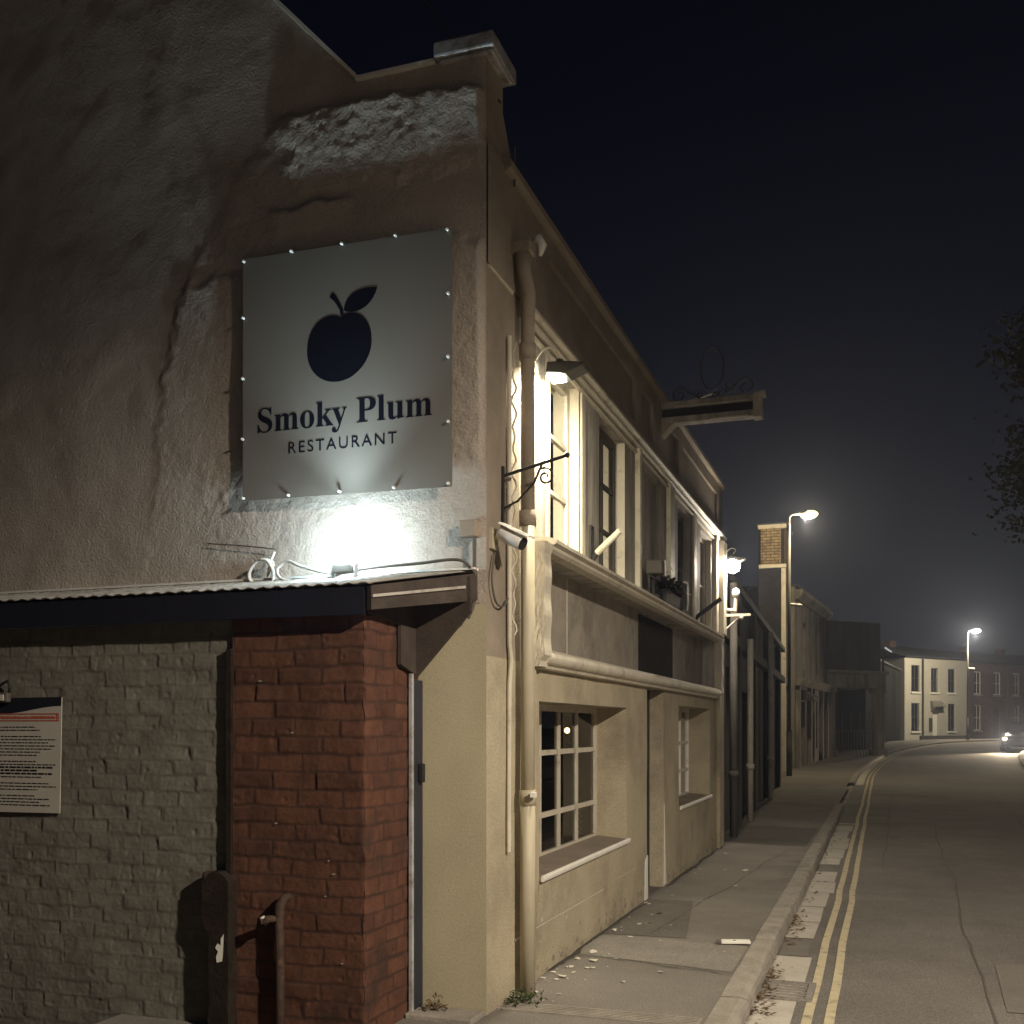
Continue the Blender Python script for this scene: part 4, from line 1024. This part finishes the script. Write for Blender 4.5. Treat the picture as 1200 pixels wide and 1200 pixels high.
# notice on the painted wall
NY = 5.035
nb = empty('notice_board', (-4.8, NY, 1.14), 'white notice with a navy wavy top and rows of small print on painted brick', 'notice')
MB().prism([(-5.32,NY,1.14),(-4.555,NY,1.145),(-4.54,NY,1.825),(-5.32,NY,1.82)], (0,-.006,0)).build('board', M['notice'], nb)
wv = [(-5.32,1.821),(-4.541,1.826),(-4.543,1.775)] + [(-4.543-.777*t, 1.775-.045*ss(0,.55,t)+.03*ss(.55,1,t)) for t in [i/12 for i in range(1,13)]]
MB().prism([(x,NY-.006,z) for x,z in wv], (0,-.0015,0)).build('header', M['navy'], nb)
M['redink'] = mat('red_print', (.35,.07,.04), .6, .1, 4)
mb = MB()
for (xa,xb,za,zb) in ((-5.3,-4.56,1.685,1.691),(-5.3,-4.56,1.725,1.731),(-4.566,-4.56,1.691,1.725),(-4.578,-4.573,1.691,1.725)): mb.box(xa,xb,NY-.008,NY-.006,za,zb)
for i in range(46):
    x = -5.28+i*.0152; mb.box(x,x+.010,NY-.008,NY-.006,1.699,1.699+random.choice((.017,.017,.013)))
mb.build('red_heading', M['redink'], nb)
mb = MB(); z = 1.665
for k_ in range(26):
    z -= .0185
    if k_ in (2,10,17,21): continue
    x = -5.28; end = -4.58-random.uniform(0,.16); bold = k_ in (13,14,15)
    while x < end:
        w = random.uniform(.012,.05); hgt = .010 if bold else .006; mb.box(x, min(x+w,end), NY-.0075, NY-.006, z, z+hgt); x += w+.008
mb.build('small_print', M['ink'], nb)
sn = empty('wall_sensor', (-4.90, 5.0, 1.80), 'small pale square sensor with a looped lead above the notice', 'sensor')
MB().box(-4.975,-4.905,4.985,5.025,1.795,1.855).build('casing', M['cable_dark'], sn, bevel=.012)
MB().box(-4.962,-4.925,4.980,4.986,1.806,1.842).build('window', M['litter'], sn, bevel=.004)
MB().tube([(-5.10,5.03,1.86),(-5.02,5.02,1.885),(-4.96,5.015,1.91),(-4.925,5.01,1.925),(-4.905,5.01,1.90),(-4.91,5.01,1.855)], .008, 7).build('lead', M['black'], sn, smooth=True)

# overhead wire from the corner pier
tag(MB().tube([(FX+.02,5.9,5.32),(-2.45,6.05,5.78),(-3.4,6.5,7.3),(-5.15,6.9,9.6)], .006, 6).build('overhead_wire', M['cable_dark']), 'thin overhead wire rising from the corner pier to the chimney', 'wire')
tag(MB().tube([(FX+.03,6.12,4.93),(FX+.03,6.12,5.17)], .008, 6).build('short_aerial', M['cable_dark']), 'short thin rod standing on the parapet beside the corner pier', 'aerial')

# ------------------------------------------------------------------ small things on the pavement
weed = MB()
for i in range(160):
    p = Vector((-2.02+random.gauss(0,.05) , 6.0+random.gauss(0,.07), abs(random.gauss(0,.035)))); q = Vector((random.uniform(-1,1),random.uniform(-1,1),random.uniform(.2,1)))*.03; q2 = Vector((random.uniform(-1,1),random.uniform(-1,1),0))*.012
    weed.poly([p-q2, p+q*.5+q2, p+q, p+q*.5-q2])
tag(weed.build('weed', M['weed']), 'low green weed at the foot of the downpipe', 'weed')
weed = MB()
for i in range(60):
    p = Vector((-2.42+random.gauss(0,.03) , 5.62+random.gauss(0,.03), .03+abs(random.gauss(0,.03)))); q = Vector((random.uniform(-1,1),random.uniform(-1,1),random.uniform(.2,1)))*.03; q2 = Vector((random.uniform(-1,1),random.uniform(-1,1),0))*.014
    weed.poly([p-q2, p+q*.5+q2, p+q, p+q*.5-q2])
tag(weed.build('weed', M['deadleaf']), 'withered brown weed on the step of the side door', 'weed')
ct = MB(); cdir = Vector((.96,.28,0)); cn = Vector((-.28,.96,0)); c0 = Vector((-1.06,8.2,.012))
ct.prism([c0-cdir*.11-cn*.045, c0+cdir*.11-cn*.045, c0+cdir*.115+cn*.045, c0-cdir*.10+cn*.045], (0,0,.02))
crt = empty('carton', (-1.06,8.2,0), 'flattened white drink carton lying near the kerb', 'litter')
ct.build('body', M['white'], crt, bevel=.004)
MB().prism([c0-cdir*.145-cn*.035, c0-cdir*.112-cn*.04, c0-cdir*.112+cn*.04, c0-cdir*.14+cn*.03], (0,0,.016)).build('flap', M['pilaster'], crt)
mb = MB(); mb.box(-1.075,-1.055,8.185,8.205,.0325,.0335); mb.build('printed_mark', M['ink'], crt)
def scrap(x, y, s, z=.004):
    mb = MB(); n = random.randint(5,7); a0 = random.random()*6
    c = (x, y, z+s*.25)
    ring = [(x+s*random.uniform(.5,1)*math.cos(a0+i*6.283/n), y+s*random.uniform(.4,1)*math.sin(a0+i*6.283/n), z+random.uniform(0,s*.35)) for i in range(n)]
    mb.v = [c]+ring
    for i in range(n): mb.f.append((0, 1+i, 1+(i+1) % n))
    return mb
pos = []
for i in range(64):
    y = random.choice((random.uniform(6.1,7.6), random.uniform(6.2,9.8), random.uniform(8,14)))
    x = FX+.03+abs(random.gauss(0,.16)) if random.random() < .72 else random.uniform(-2.0,-1.0)
    pos.append((x, y, random.choice((.010,.013,.018,.026))*(1.1 if y < 9 else 1.3)))
pos += [(-2.0,7.55,.05),(-1.93,7.28,.045),(-2.0,6.75,.04),(-2.06,8.42,.04),(-1.86,9.3,.04),(-1.5,12.4,.06)]
for x, y, s in pos:
    o = scrap(x, y, s).build('litter_scrap', M['litter'])
    tag(o, 'small pale scrap of litter on the pavement by the pub wall', 'litter', 'litter scraps on the pavement')
dl = MB()
for i in range(420):
    y = random.choice((random.uniform(5.0,8.0), random.uniform(4.5,12), random.uniform(6.6,7.9), random.uniform(8.8,10.2), random.uniform(12,19)))
    x = -.94+.175+abs(random.gauss(0,.06))
    s = random.uniform(.010,.026); p = Vector((x, y, -.10+random.uniform(.002,.02))); a_ = random.random()*6.28
    q = Vector((math.cos(a_),math.sin(a_),random.uniform(-.3,.3)))*s; q2 = Vector((-math.sin(a_),math.cos(a_),random.uniform(-.3,.3)))*s*.6
    dl.poly([p-q, p+q2, p+q, p-q2])
tag(dl.build('fallen_leaves', M['deadleaf']), 'brown fallen leaves gathered in the gutter', 'leaves', kind='stuff')
dg = empty('drain_grate', (-.58,7.3,-.1), 'slotted iron drain grate in the gutter beside the kerb', 'drain')
mb = MB(); mb.box(-.77,-.43,7.04,7.075,-.11,-.096); mb.box(-.77,-.43,7.525,7.56,-.11,-.096); mb.box(-.77,-.735,7.075,7.525,-.11,-.096); mb.box(-.475,-.43,7.075,7.525,-.11,-.092)
mb.build('frame', M['pave_lite'], dg)
mb = MB()
for i in range(6): mb.box(-.735,-.475,7.10+i*.072,7.135+i*.072,-.11,-.098)
mb.build('bars', M['pave_lite'], dg)
MB().box(-.735,-.475,7.075,7.525,-.112,-.1085).build('pit_shade', M['black'], dg)  # flat black sheet, the shade below the bars painted as its colour

# ------------------------------------------------------------------ street lamps
def street_lamp(loc, height, head, label, col, power, glow, spot=None, seg_fit=True, lens_r=.0):
    t = empty('street_lamp', loc, label, 'street lamp', 'street lamps along the road')
    x, y, z = loc; hx, hy = head
    top = z+height
    mb = MB(); mb.tube([(x,y,z-.1),(x,y,z+1.5)], .095, 12); mb.tube([(x,y,z+1.5),(x,y,z+1.6)], [.095,.06], 12); mb.tube([(x,y,z+1.55),(x,y,top-.35)], [.062,.045], 12)
    v = Vector((hx-x, hy-y, 0)); L = v.length; v.normalize()
    arm = [(x,y,top-.35),(x,y,top-.12),(x+v.x*.08,y+v.y*.08,top-.03),(x+v.x*(L-.2),y+v.y*(L-.2),top)]
    mb.tube(arm, .035, 10); mb.build('column', M['pilaster'], t, smooth=True)
    q = v.cross(Vector((0,0,1)))
    mb = MB(); c = Vector((hx,hy,top))
    n = 9; 
    for s_ in (0,):
        ring = []
        for (a_, w_, h_) in ((-.30,.05,.05),(-.15,.12,.10),(.10,.15,.12),(.30,.12,.07),(.36,.05,.03)):
            ring.append([c+v*a_+q*(w_*cx1)+Vector((0,0,h_*cz1)) for cx1, cz1 in ((-1,0),(-.8,.7),(0,1),(.8,.7),(1,0))])
        base = len(mb.v)
        for r_ in ring: mb.v += [tuple(p) for p in r_]
        for i in range(4):
            for j in range(4): mb.f.append((base+i*5+j, base+i*5+j+1, base+i*5+6+j, base+i*5+5+j))
        mb.f.append(tuple(base+j for j in range(5))); mb.f.append(tuple(base+20+j for j in range(4,-1,-1)))
        for i in range(4): mb.f.append((base+i*5, base+i*5+4, base+(i+1)*5+4, base+(i+1)*5))
    mb.build('lantern', M['pilaster'], t)
    MB().ball(tuple(c+v*.06+Vector((0,0,-.03))), .30, .18, .14, 14, 8).build('lamp_lens', glow, t, smooth=True)
    if seg_fit:
        mb = MB(); zz = z+height*.655; mb.tube([(x,y,zz),(x+.28*v.x,y+.28*v.y,zz-.03)], .05, 8); mb.ball((x+.34*v.x,y+.34*v.y,zz-.04),.10,.08,.06); mb.build('fitting', M['plastic'], t, smooth=True)
    li = light('street_light', 'SPOT' if spot else 'POINT', (hx, hy, top-.22), power, col, t)
    li.data.shadow_soft_size = .12
    if spot:
        li.data.spot_size = spot[0]; li.data.spot_blend = spot[1]; li.rotation_euler = Vector(spot[2]).to_track_quat('-Z', 'Y').to_euler()
    return t
M['lamp1'] = emit('street_glow_yellow', (1,.78,.30), 3.2)
M['lamp2'] = emit('street_glow_white', (1,.88,.55), 22)
M['assumed_lamp'] = emit('street_glow_assumed', (1,.84,.5), 8)
street_lamp((-3.0,37.1,0), 8.85, (-2.42,37.25), 'street lamp glowing yellow high above the dark shops on the left pavement', (1,.82,.52), 900, M['lamp1'])
street_lamp((5.24,75.94,.80), 7.2, (5.68,76.0), 'far street lamp glowing pale yellow in front of the white cottage', (1,.88,.64), 2300, M['lamp2'])
street_lamp((5.75,1.4,-.0), 5.95, (4.75,1.4), 'assumed unseen nearer street lamp with a long arm over the opposite kerb', (1,.87,.72), 4000, M['assumed_lamp'], (R(155), .45, (-.12,.05,-1)))  # added key lamp out of view, assumed from how the shadows fall

# ------------------------------------------------------------------ buildings along the left side
def plain_block(parent, p0, p1, depth, h, m, ops=(), name='wall', z0=0.0, roofm=None, front_m=None):
    f = fr_of(p0, p1, z0); L = f.L
    wall_grid(f, 0, L, -.3, h, [o for o in ops]).build(name, front_m or m, parent)
    mb = MB()
    mb.quad(f(0,0,-.3), f(0,-depth,-.3), f(0,-depth,h), f(0,0,h)); mb.quad(f(L,0,-.3), f(L,-depth,-.3), f(L,-depth,h), f(L,0,h)); mb.quad(f(0,-depth,-.3), f(L,-depth,-.3), f(L,-depth,h), f(0,-depth,h))
    mb.build('side_walls', m, parent)
    mb = MB(); fbox(mb, f, -.05, L+.05, -depth-.05, .12, h, h+.12); mb.build('roof', roofm or M['slate'], parent)
    return f
def pane_in(parent, f, o, name='window', m=None, back=None, cols=2, rows=2):
    return sash(f, o[0], o[1], o[2], o[3], -o[4]+.05, cols, rows, .06, .03, parent=parent, m=m or M['pilaster'], back=back or M['netting'])

# dark shop next door
b1 = empty('dark_shop', (-2.4,20,0), 'long dark shop with pale downpipes, next door beyond the pub', 'building')
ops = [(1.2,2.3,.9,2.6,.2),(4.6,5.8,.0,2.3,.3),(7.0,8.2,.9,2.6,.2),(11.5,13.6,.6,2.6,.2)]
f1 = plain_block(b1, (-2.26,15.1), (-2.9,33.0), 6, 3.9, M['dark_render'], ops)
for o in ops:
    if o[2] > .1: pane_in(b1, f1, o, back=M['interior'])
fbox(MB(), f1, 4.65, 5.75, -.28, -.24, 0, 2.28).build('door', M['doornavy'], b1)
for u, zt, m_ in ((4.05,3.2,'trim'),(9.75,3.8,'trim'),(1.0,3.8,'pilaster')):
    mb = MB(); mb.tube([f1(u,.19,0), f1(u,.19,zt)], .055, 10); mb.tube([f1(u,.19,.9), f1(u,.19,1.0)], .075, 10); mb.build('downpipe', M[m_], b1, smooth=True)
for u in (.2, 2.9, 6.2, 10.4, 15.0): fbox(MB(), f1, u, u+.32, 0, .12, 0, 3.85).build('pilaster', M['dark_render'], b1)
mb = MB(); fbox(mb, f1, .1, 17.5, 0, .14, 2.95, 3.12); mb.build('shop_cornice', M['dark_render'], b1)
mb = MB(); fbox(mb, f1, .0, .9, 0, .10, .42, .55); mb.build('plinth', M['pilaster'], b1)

# tall narrow building, lamplight painted into its yellow brick and top panel
b2 = empty('tall_house', (-3.7,42.5,0), 'tall narrow house lit yellow on its corner beside the yellow street lamp', 'building')
f2_ = plain_block(b2, (-3.5,41.1), (-3.5,43.4), .95, 9.2, M['sooty'], [(.7,1.6,.0,3.2,.2)], front_m=M['towerbrick'])
mb = MB(); mb.box(-4.35,-3.62,40.98,41.08,7.75,9.1); mb.build('panel', M['towerbrick'], b2)
MB().box(-4.45,-3.42,40.94,41.1,9.1,9.24).build('panel_moulding', M['trim'], b2); MB().box(-4.42,-3.42,40.97,41.1,7.62,7.75).build('panel_moulding', M['trim'], b2)
MB().box(-3.60,-3.44,40.98,41.16,0,7.6).build('quoin', M['trim'], b2)
fbox(MB(), f2_, .75, 1.55, -.18, -.14, 0, 3.15).build('door', M['doornavy'], b2)

# dim stone terrace
b3 = empty('stone_shop', (-3.0,45,0), 'dim stone shopfront with pilasters and hooded doorway behind the yellow street lamp', 'building')
ops = [(1.6,2.7,.0,2.7,.35),(5.0,6.4,.7,2.8,.25),(2.0,3.0,4.0,6.0,.2),(6.0,7.0,4.0,6.0,.2)]
f3 = plain_block(b3, (-3.3,43.5), (-2.55,53.0), 7, 7.2, M['stone_dim'], ops)
for o in ops:
    if o[2] > .1: pane_in(b3, f3, o)
fbox(MB(), f3, 1.65, 2.65, -.33, -.29, 0, 2.65).build('door', M['doornavy'], b3)
mb = MB()
for u in (.2, 3.4, 4.4, 7.0, 8.8): fbox(MB(), f3, u, u+.35, 0, .16, 0, 3.3).build('pilaster', M['stone_dim'], b3)
mb = MB(); fprof(mb, f3, [(0,3.3),(.18,3.3),(.3,3.5),(.3,3.62),(0,3.7)], 0, 9.5); fprof(mb, f3, [(0,6.7),(.12,6.7),(.3,6.95),(.3,7.1),(0,7.1)], 0, 9.5); mb.build('cornice', M['stone_dim'], b3)
mb = MB(); fprof(mb, f3, [(0,2.75),(.55,2.75),(.55,2.9),(0,3.2)], 1.3, 3.0); mb.build('door_hood', M['dark_render'], b3)

# portico with columns
b4 = empty('columned_portico', (-1.2,54,g(54)), 'shadowy portico on square columns carrying a plain upper storey at the bend', 'building')
z4 = .2
f4 = fr_of((-2.5,53.2), (.12,55.95), z4); L4 = f4.L
mb = MB(); fbox(mb, f4, 0, L4, -3.2, .0, 3.35, 4.05); fbox(mb, f4, -.1, L4+.1, -3.3, .12, 4.05, 4.2); mb.build('entablature', M['stone_dim'], b4)
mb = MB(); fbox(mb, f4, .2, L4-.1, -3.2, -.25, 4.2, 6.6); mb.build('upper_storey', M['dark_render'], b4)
for u in (.05, L4-.5):
    mb = MB(); fbox(mb, f4, u, u+.45, -.47, -.02, .35, 3.35); fbox(mb, f4, u-.1, u+.55, -.57, .08, -.2, .35); fbox(mb, f4, u-.06, u+.51, -.53, .04, 3.1, 3.347); mb.build('column', M['stone_dim'], b4, bevel=.02)
mb = MB(); fbox(mb, f4, 0, L4, -3.2, -3.1, -.2, 3.35); mb.build('back_wall', M['dark_render'], b4)
mb = MB()
for i in range(14): mb.tube([f4(.55+i*(L4-1.2)/13, -.25, .05), f4(.55+i*(L4-1.2)/13, -.25, 2.2 if i % 3 == 0 else 1.3)], .025, 6)
fbox(mb, f4, .5, L4-.55, -.28, -.22, 1.25, 1.30); mb.build('railing', M['pilaster'], b4)
wl = empty('wall_lamp', (.0,56.4,5.6), 'small white lamp on a thin post over the portico end', 'lamp')
mb = MB(); mb.tube([(.0,56.5,4.4),(.0,56.5,5.55)], .06, 8); mb.build('post', M['pilaster'], wl)
mb = MB(); mb.prism([(.05,56.5,5.60),(.40,56.5,5.36),(.42,56.5,5.42),(.10,56.5,5.67)], (0,.12,0)); mb.build('head', emit('small_lamp_glow', (.9,.95,1), .35), wl)

# wall running back to the cottage
bw = empty('dark_house', (.6,66,.4), 'unlit dark house between the portico and the white cottage', 'building')
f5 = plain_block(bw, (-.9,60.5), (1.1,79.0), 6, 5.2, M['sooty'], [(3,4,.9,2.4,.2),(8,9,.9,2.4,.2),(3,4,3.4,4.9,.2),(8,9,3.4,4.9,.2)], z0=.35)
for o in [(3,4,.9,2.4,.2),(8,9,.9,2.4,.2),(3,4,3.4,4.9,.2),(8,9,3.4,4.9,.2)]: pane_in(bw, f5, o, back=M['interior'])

# white cottage
c0_, c1_ = Vector((1.42,79.9)), Vector((5.95,85.8))
ct = empty('white_cottage', (3.6,82.8,.8), 'white two storey cottage lit by the far street lamp', 'house')
Lc = (c1_-c0_).length
def fromt(t): return Lc*t
ops = []
# openings measured along the front
def span(pxa, pxb):   # fraction of the front between photo columns is projective: done once by hand
    return pxa, pxb
ops = [(.75,1.68,3.35,5.25,.12),(3.0,3.85,3.35,5.10,.12),(5.0,5.85,3.35,5.10,.12),(.75,1.68,.55,2.55,.12),(5.0,5.85,.55,2.55,.12),(3.20,3.85,.0,2.15,.15)]
fc = plain_block(ct, c0_, c1_, 7, 5.75, M['cottage'], ops, z0=.80)
for o in ops:
    if o[2] > .1:
        pane_in(ct, fc, o, m=M['pilaster'], back=M['interior'])
        fbox(MB(), fc, o[0]-.08, o[1]+.08, 0, .1, o[2]-.12, o[2]).build('sill', M['white'], ct)
dd = fbox(MB(), fc, 3.22, 3.83, -.14, -.10, 0, 2.13).build('door', M['white'], ct)
mb = MB(); fprof(mb, fc, [(0,2.3),(.5,2.3),(.5,2.42),(0,2.75)], 2.9, 4.1); fprof(mb, fc, [(0,1.95),(.06,1.95),(.4,2.3),(0,2.3)], 2.95, 3.1); fprof(mb, fc, [(0,1.95),(.06,1.95),(.4,2.3),(0,2.3)], 3.9, 4.05); mb.build('door_hood', M['stone_dim'], ct)
MB().tube([fc(1.95,.09,0), fc(1.95,.09,5.7)], .07, 8).build('downpipe', M['dark_render'], ct)
fbox(MB(), fc, 2.75, 3.0, .0, .12, .6, 1.5).build('meter_box', M['dark_render'], ct)
mb = MB(); mb.quad(fc(-.1,.2,5.8), fc(Lc+.1,.2,5.8), fc(Lc+.1,-3.5,6.9), fc(-.1,-3.5,6.9)); mb.quad(fc(-.1,-3.5,6.9), fc(Lc+.1,-3.5,6.9), fc(Lc+.1,-7.2,5.8), fc(-.1,-7.2,5.8)); mb.build('pitched_roof', M['slate'], ct)
mb = MB(); fbox(mb, fc, 2.6, 3.3, -3.9, -3.2, 6.4, 7.25); mb.build('chimney', M['terrbrick'], ct)
mb = MB(); fbox(mb, fc, .0, Lc, 1.2, 1.35, -.2, .25); mb.build('front_wall', M['dark_render'], ct)

# brick terrace beyond, house by house
dirc = (c1_-c0_).normalized()
hl = ['first brown brick terrace house right of the white cottage', 'second brown brick terrace house along from the white cottage', 'third brown brick terrace house beyond the car headlight', 'fourth brown brick terrace house at the right edge of the view']
for k_ in range(4):
    a_ = c1_ + dirc*(.02+5.0*k_); b_ = a_ + dirc*4.98
    h = empty('terrace_house', (a_.x, a_.y, .8), hl[k_], 'house', 'brick terrace houses at the bend')
    ops = [(.7,1.6,3.3,5.0,.12),(3.2,4.1,3.3,5.0,.12),(.7,1.6,.6,2.5,.12),(3.2,4.0,.0,2.2,.15)]
    ff = plain_block(h, a_, b_, 7, 5.6, M['terrbrick'], ops, z0=.8)
    for o in ops:
        if o[2] > .1:
            pane_in(h, ff, o, m=M['white'], back=M['netting']); fbox(MB(), ff, o[0]-.1, o[1]+.1, 0, .09, o[2]-.14, o[2]).build('sill', M['stone_dim'], h)
    fbox(MB(), ff, 3.22, 3.98, -.14, -.10, 0, 2.18).build('door', M['doornavy'], h)
    mb = MB(); mb.quad(ff(-.0,.2,5.65), ff(4.98,.2,5.65), ff(4.98,-3.5,6.8), ff(0,-3.5,6.8)); mb.quad(ff(0,-3.5,6.8), ff(4.98,-3.5,6.8), ff(4.98,-7.2,5.65), ff(0,-7.2,5.65)); mb.build('pitched_roof', M['slate'], h)
    fbox(MB(), ff, 4.5, 4.97, -3.9, -3.3, 6.3, 7.2).build('chimney', M['terrbrick'], h)
    MB().tube([ff(4.9,.09,0), ff(4.9,.09,5.6)], .06, 8).build('downpipe', M['dark_render'], h)

# ------------------------------------------------------------------ oncoming car at the bend
def car(loc, rz):
    gz = loc[2]
    t = empty('car', loc, 'dark oncoming car with lit headlights at the bend', 'car')
    M['carpaint'] = mat('car_paint', (.03,.03,.035), .3, .1, 2, spec=.5)
    # x across, y back from the nose (car faces -y): sections (y, half width, [z profile])
    secs = [(-2.05,.62,.42,.62),(-1.95,.78,.30,.78),(-1.4,.86,.25,.90),(-.85,.88,.25,.98)]
    mb = MB(); rows = []
    def sec(y, w, z0, z1, tw, r=.12):
        return [(-w,y,z0),(-w-.02,y,(z0+z1)*.5),(-w+.01,y,z1-r),(-tw,y,z1),(0,y,z1+.03),(tw,y,z1),(w-.01,y,z1-r),(w+.02,y,(z0+z1)*.5),(w,y,z0)]
    for (y,w,z0,z1,tw) in ((-2.06,.60,.40,.60,.4),(-2.0,.76,.26,.70,.55),(-1.75,.84,.22,.80,.62),(-1.0,.87,.22,.95,.66),(-.7,.87,.22,.99,.68),(.0,.88,.22,1.0,.7),(1.4,.87,.22,1.02,.7),(1.85,.84,.24,1.0,.68),(2.0,.76,.34,.92,.6)):
        rows.append(sec(y,w,z0,z1,tw))
    base = 0
    for r_ in rows: mb.v += [(loc[0]+p[0], loc[1]+p[1], gz+p[2]) for p in r_]
    for i in range(len(rows)-1):
        for j in range(8): mb.f.append((i*9+j, i*9+j+1, i*9+10+j, i*9+9+j))
        mb.f.append((i*9, i*9+8, i*9+17, i*9+9))
    mb.f.append(tuple(range(9))); mb.f.append(tuple((len(rows)-1)*9+j for j in range(8,-1,-1)))
    mb.build('body', M['carpaint'], t, smooth=True)
    mb = MB(); gl = [(-.9,.66,.98),(-.25,.60,1.44),(.9,.60,1.47),(1.8,.64,1.0)]
    for y,w,z in gl: mb.v += [(loc[0]-w,loc[1]+y,gz+z),(loc[0]+w,loc[1]+y,gz+z)]
    mb.f += [(0,1,3,2),(2,3,5,4),(4,5,7,6)]; b0 = len(mb.v)
    for s_ in (-1,1):
        n0 = len(mb.v); mb.v += [(loc[0]+s_*w_,loc[1]+y_,gz+z_) for y_,w_,z_ in ((-.9,.78,.96),(-.25,.62,1.44),(.9,.62,1.46),(1.8,.74,.98))]; mb.f.append((n0,n0+1,n0+2,n0+3))
    mb.build('cabin', M['black'], t)
    mb = MB(); mb.box(loc[0]-.58,loc[0]+.58,loc[1]-.25,loc[1]+.9,gz+1.455,gz+1.50); mb.build('roof', M['carpaint'], t, bevel=.03)
    M['head'] = emit('headlight_glow', (1,.66,.30), 5)
    for s_ in (-1,1):
        MB().ball((loc[0]+s_*.60,loc[1]-2.0,gz+.64),.13,.07,.09).build('headlight', M['head'], t, smooth=True)
        l = light('headlight_beam', 'SPOT', (loc[0]+s_*.6,loc[1]-2.12,gz+.64), 900, (1,.80,.55), t, spot_size=R(80), spot_blend=.6); l.rotation_euler = Vector((-.1,-1,-.16)).to_track_quat('-Z','Y').to_euler()
        for y_ in (-1.25,1.35):
            MB().tube([(loc[0]+s_*.80-.1,loc[1]+y_,gz+.31),(loc[0]+s_*.80+.1,loc[1]+y_,gz+.31)],.31,18).build('wheel', M['black'], t)
    mb = MB(); mb.box(loc[0]-.45,loc[0]+.45,loc[1]-2.075,loc[1]-2.03,gz+.46,gz+.58); mb.build('grille', M['black'], t)
    t.rotation_euler = (0,0,rz)
car((6.95,62.3,g(62.3)-.09), R(-12))

# ------------------------------------------------------------------ tree on the right
tr = empty('street_tree', (6.7,24.5,0), 'street tree whose dark leafy branches reach in at the right edge', 'tree')
mb = MB(); base = Vector((6.7,24.5,-.1)); cc_ = Vector((6.3,24.2,8.6))
mb.tube([base, base+Vector((.05,0,1.5)), base+Vector((-.05,.05,3.5)), Vector((6.5,24.4,5.8)), Vector((6.3,24.3,8.0)), Vector((6.3,24.2,10.5))], [.26,.2,.18,.14,.09,.03], 10)
tips = []
for i in range(26):
    a_ = i*2.4; z = 4.4+i*.22; d_ = Vector((math.cos(a_), math.sin(a_), 0)); L = 3.6*math.sin(math.pi*min(.95,(.28+.68*i/26)))
    s0 = Vector((6.45,24.3,z)); m_ = s0+d_*L*.5+Vector((0,0,.5)); e_ = s0+d_*L+Vector((0,0,.6+random.uniform(-.3,.3)))
    mb.tube([s0,m_,e_],[.06,.04,.012],6); tips += [m_, e_, (m_+e_)/2]
# two limbs that carry the sprays in the picture
fwd = Vector((-math.sin(R(19.188)), math.cos(R(19.188)), 0)); rgt = Vector((math.cos(R(19.188)), math.sin(R(19.188)), 0))
for e_ in (Vector((2.55,23.2,8.75)), Vector((2.75,23.0,9.2)), Vector((2.9,23.5,7.3)), Vector((2.75,23.3,6.9)), Vector((2.9,23.0,6.3)), Vector((3.0,23.6,9.5))):
    s0 = Vector((6.4,24.3,e_.z-1.0)); m_ = s0.lerp(e_,.5)+Vector((0,0,.35)); mb.tube([s0,m_,e_],[.08,.05,.012],6); tips += [e_, m_, m_.lerp(e_,.5), m_.lerp(e_,.8)]
tk = mb; mb = MB()
for tip in tips:
    for c_ in range(7):
        cc2 = tip+Vector((random.gauss(0,.28),random.gauss(0,.28),random.gauss(0,.22))); rr = random.uniform(.12,.30); tk.tube([tip, tip.lerp(cc2,.6)+Vector((0,0,.04)), cc2+(cc2-tip)*.25],[.012,.008,.003],4)
        for i in range(34):
            p = cc2+Vector((random.gauss(0,rr),random.gauss(0,rr),random.gauss(0,rr*.7))); s = random.uniform(.035,.10)
            q = Vector((random.uniform(-1,1),random.uniform(-1,1),random.uniform(-1,.3))).normalized(); q2 = q.cross(Vector((random.random(),random.random(),random.random()))).normalized()*s*.5; q = q*s
            mb.poly([p-q, p+q2, p+q, p-q2])
tk.build('trunk', M['bark'], tr, smooth=True)
mb.build('crown', M['leaf'], tr)
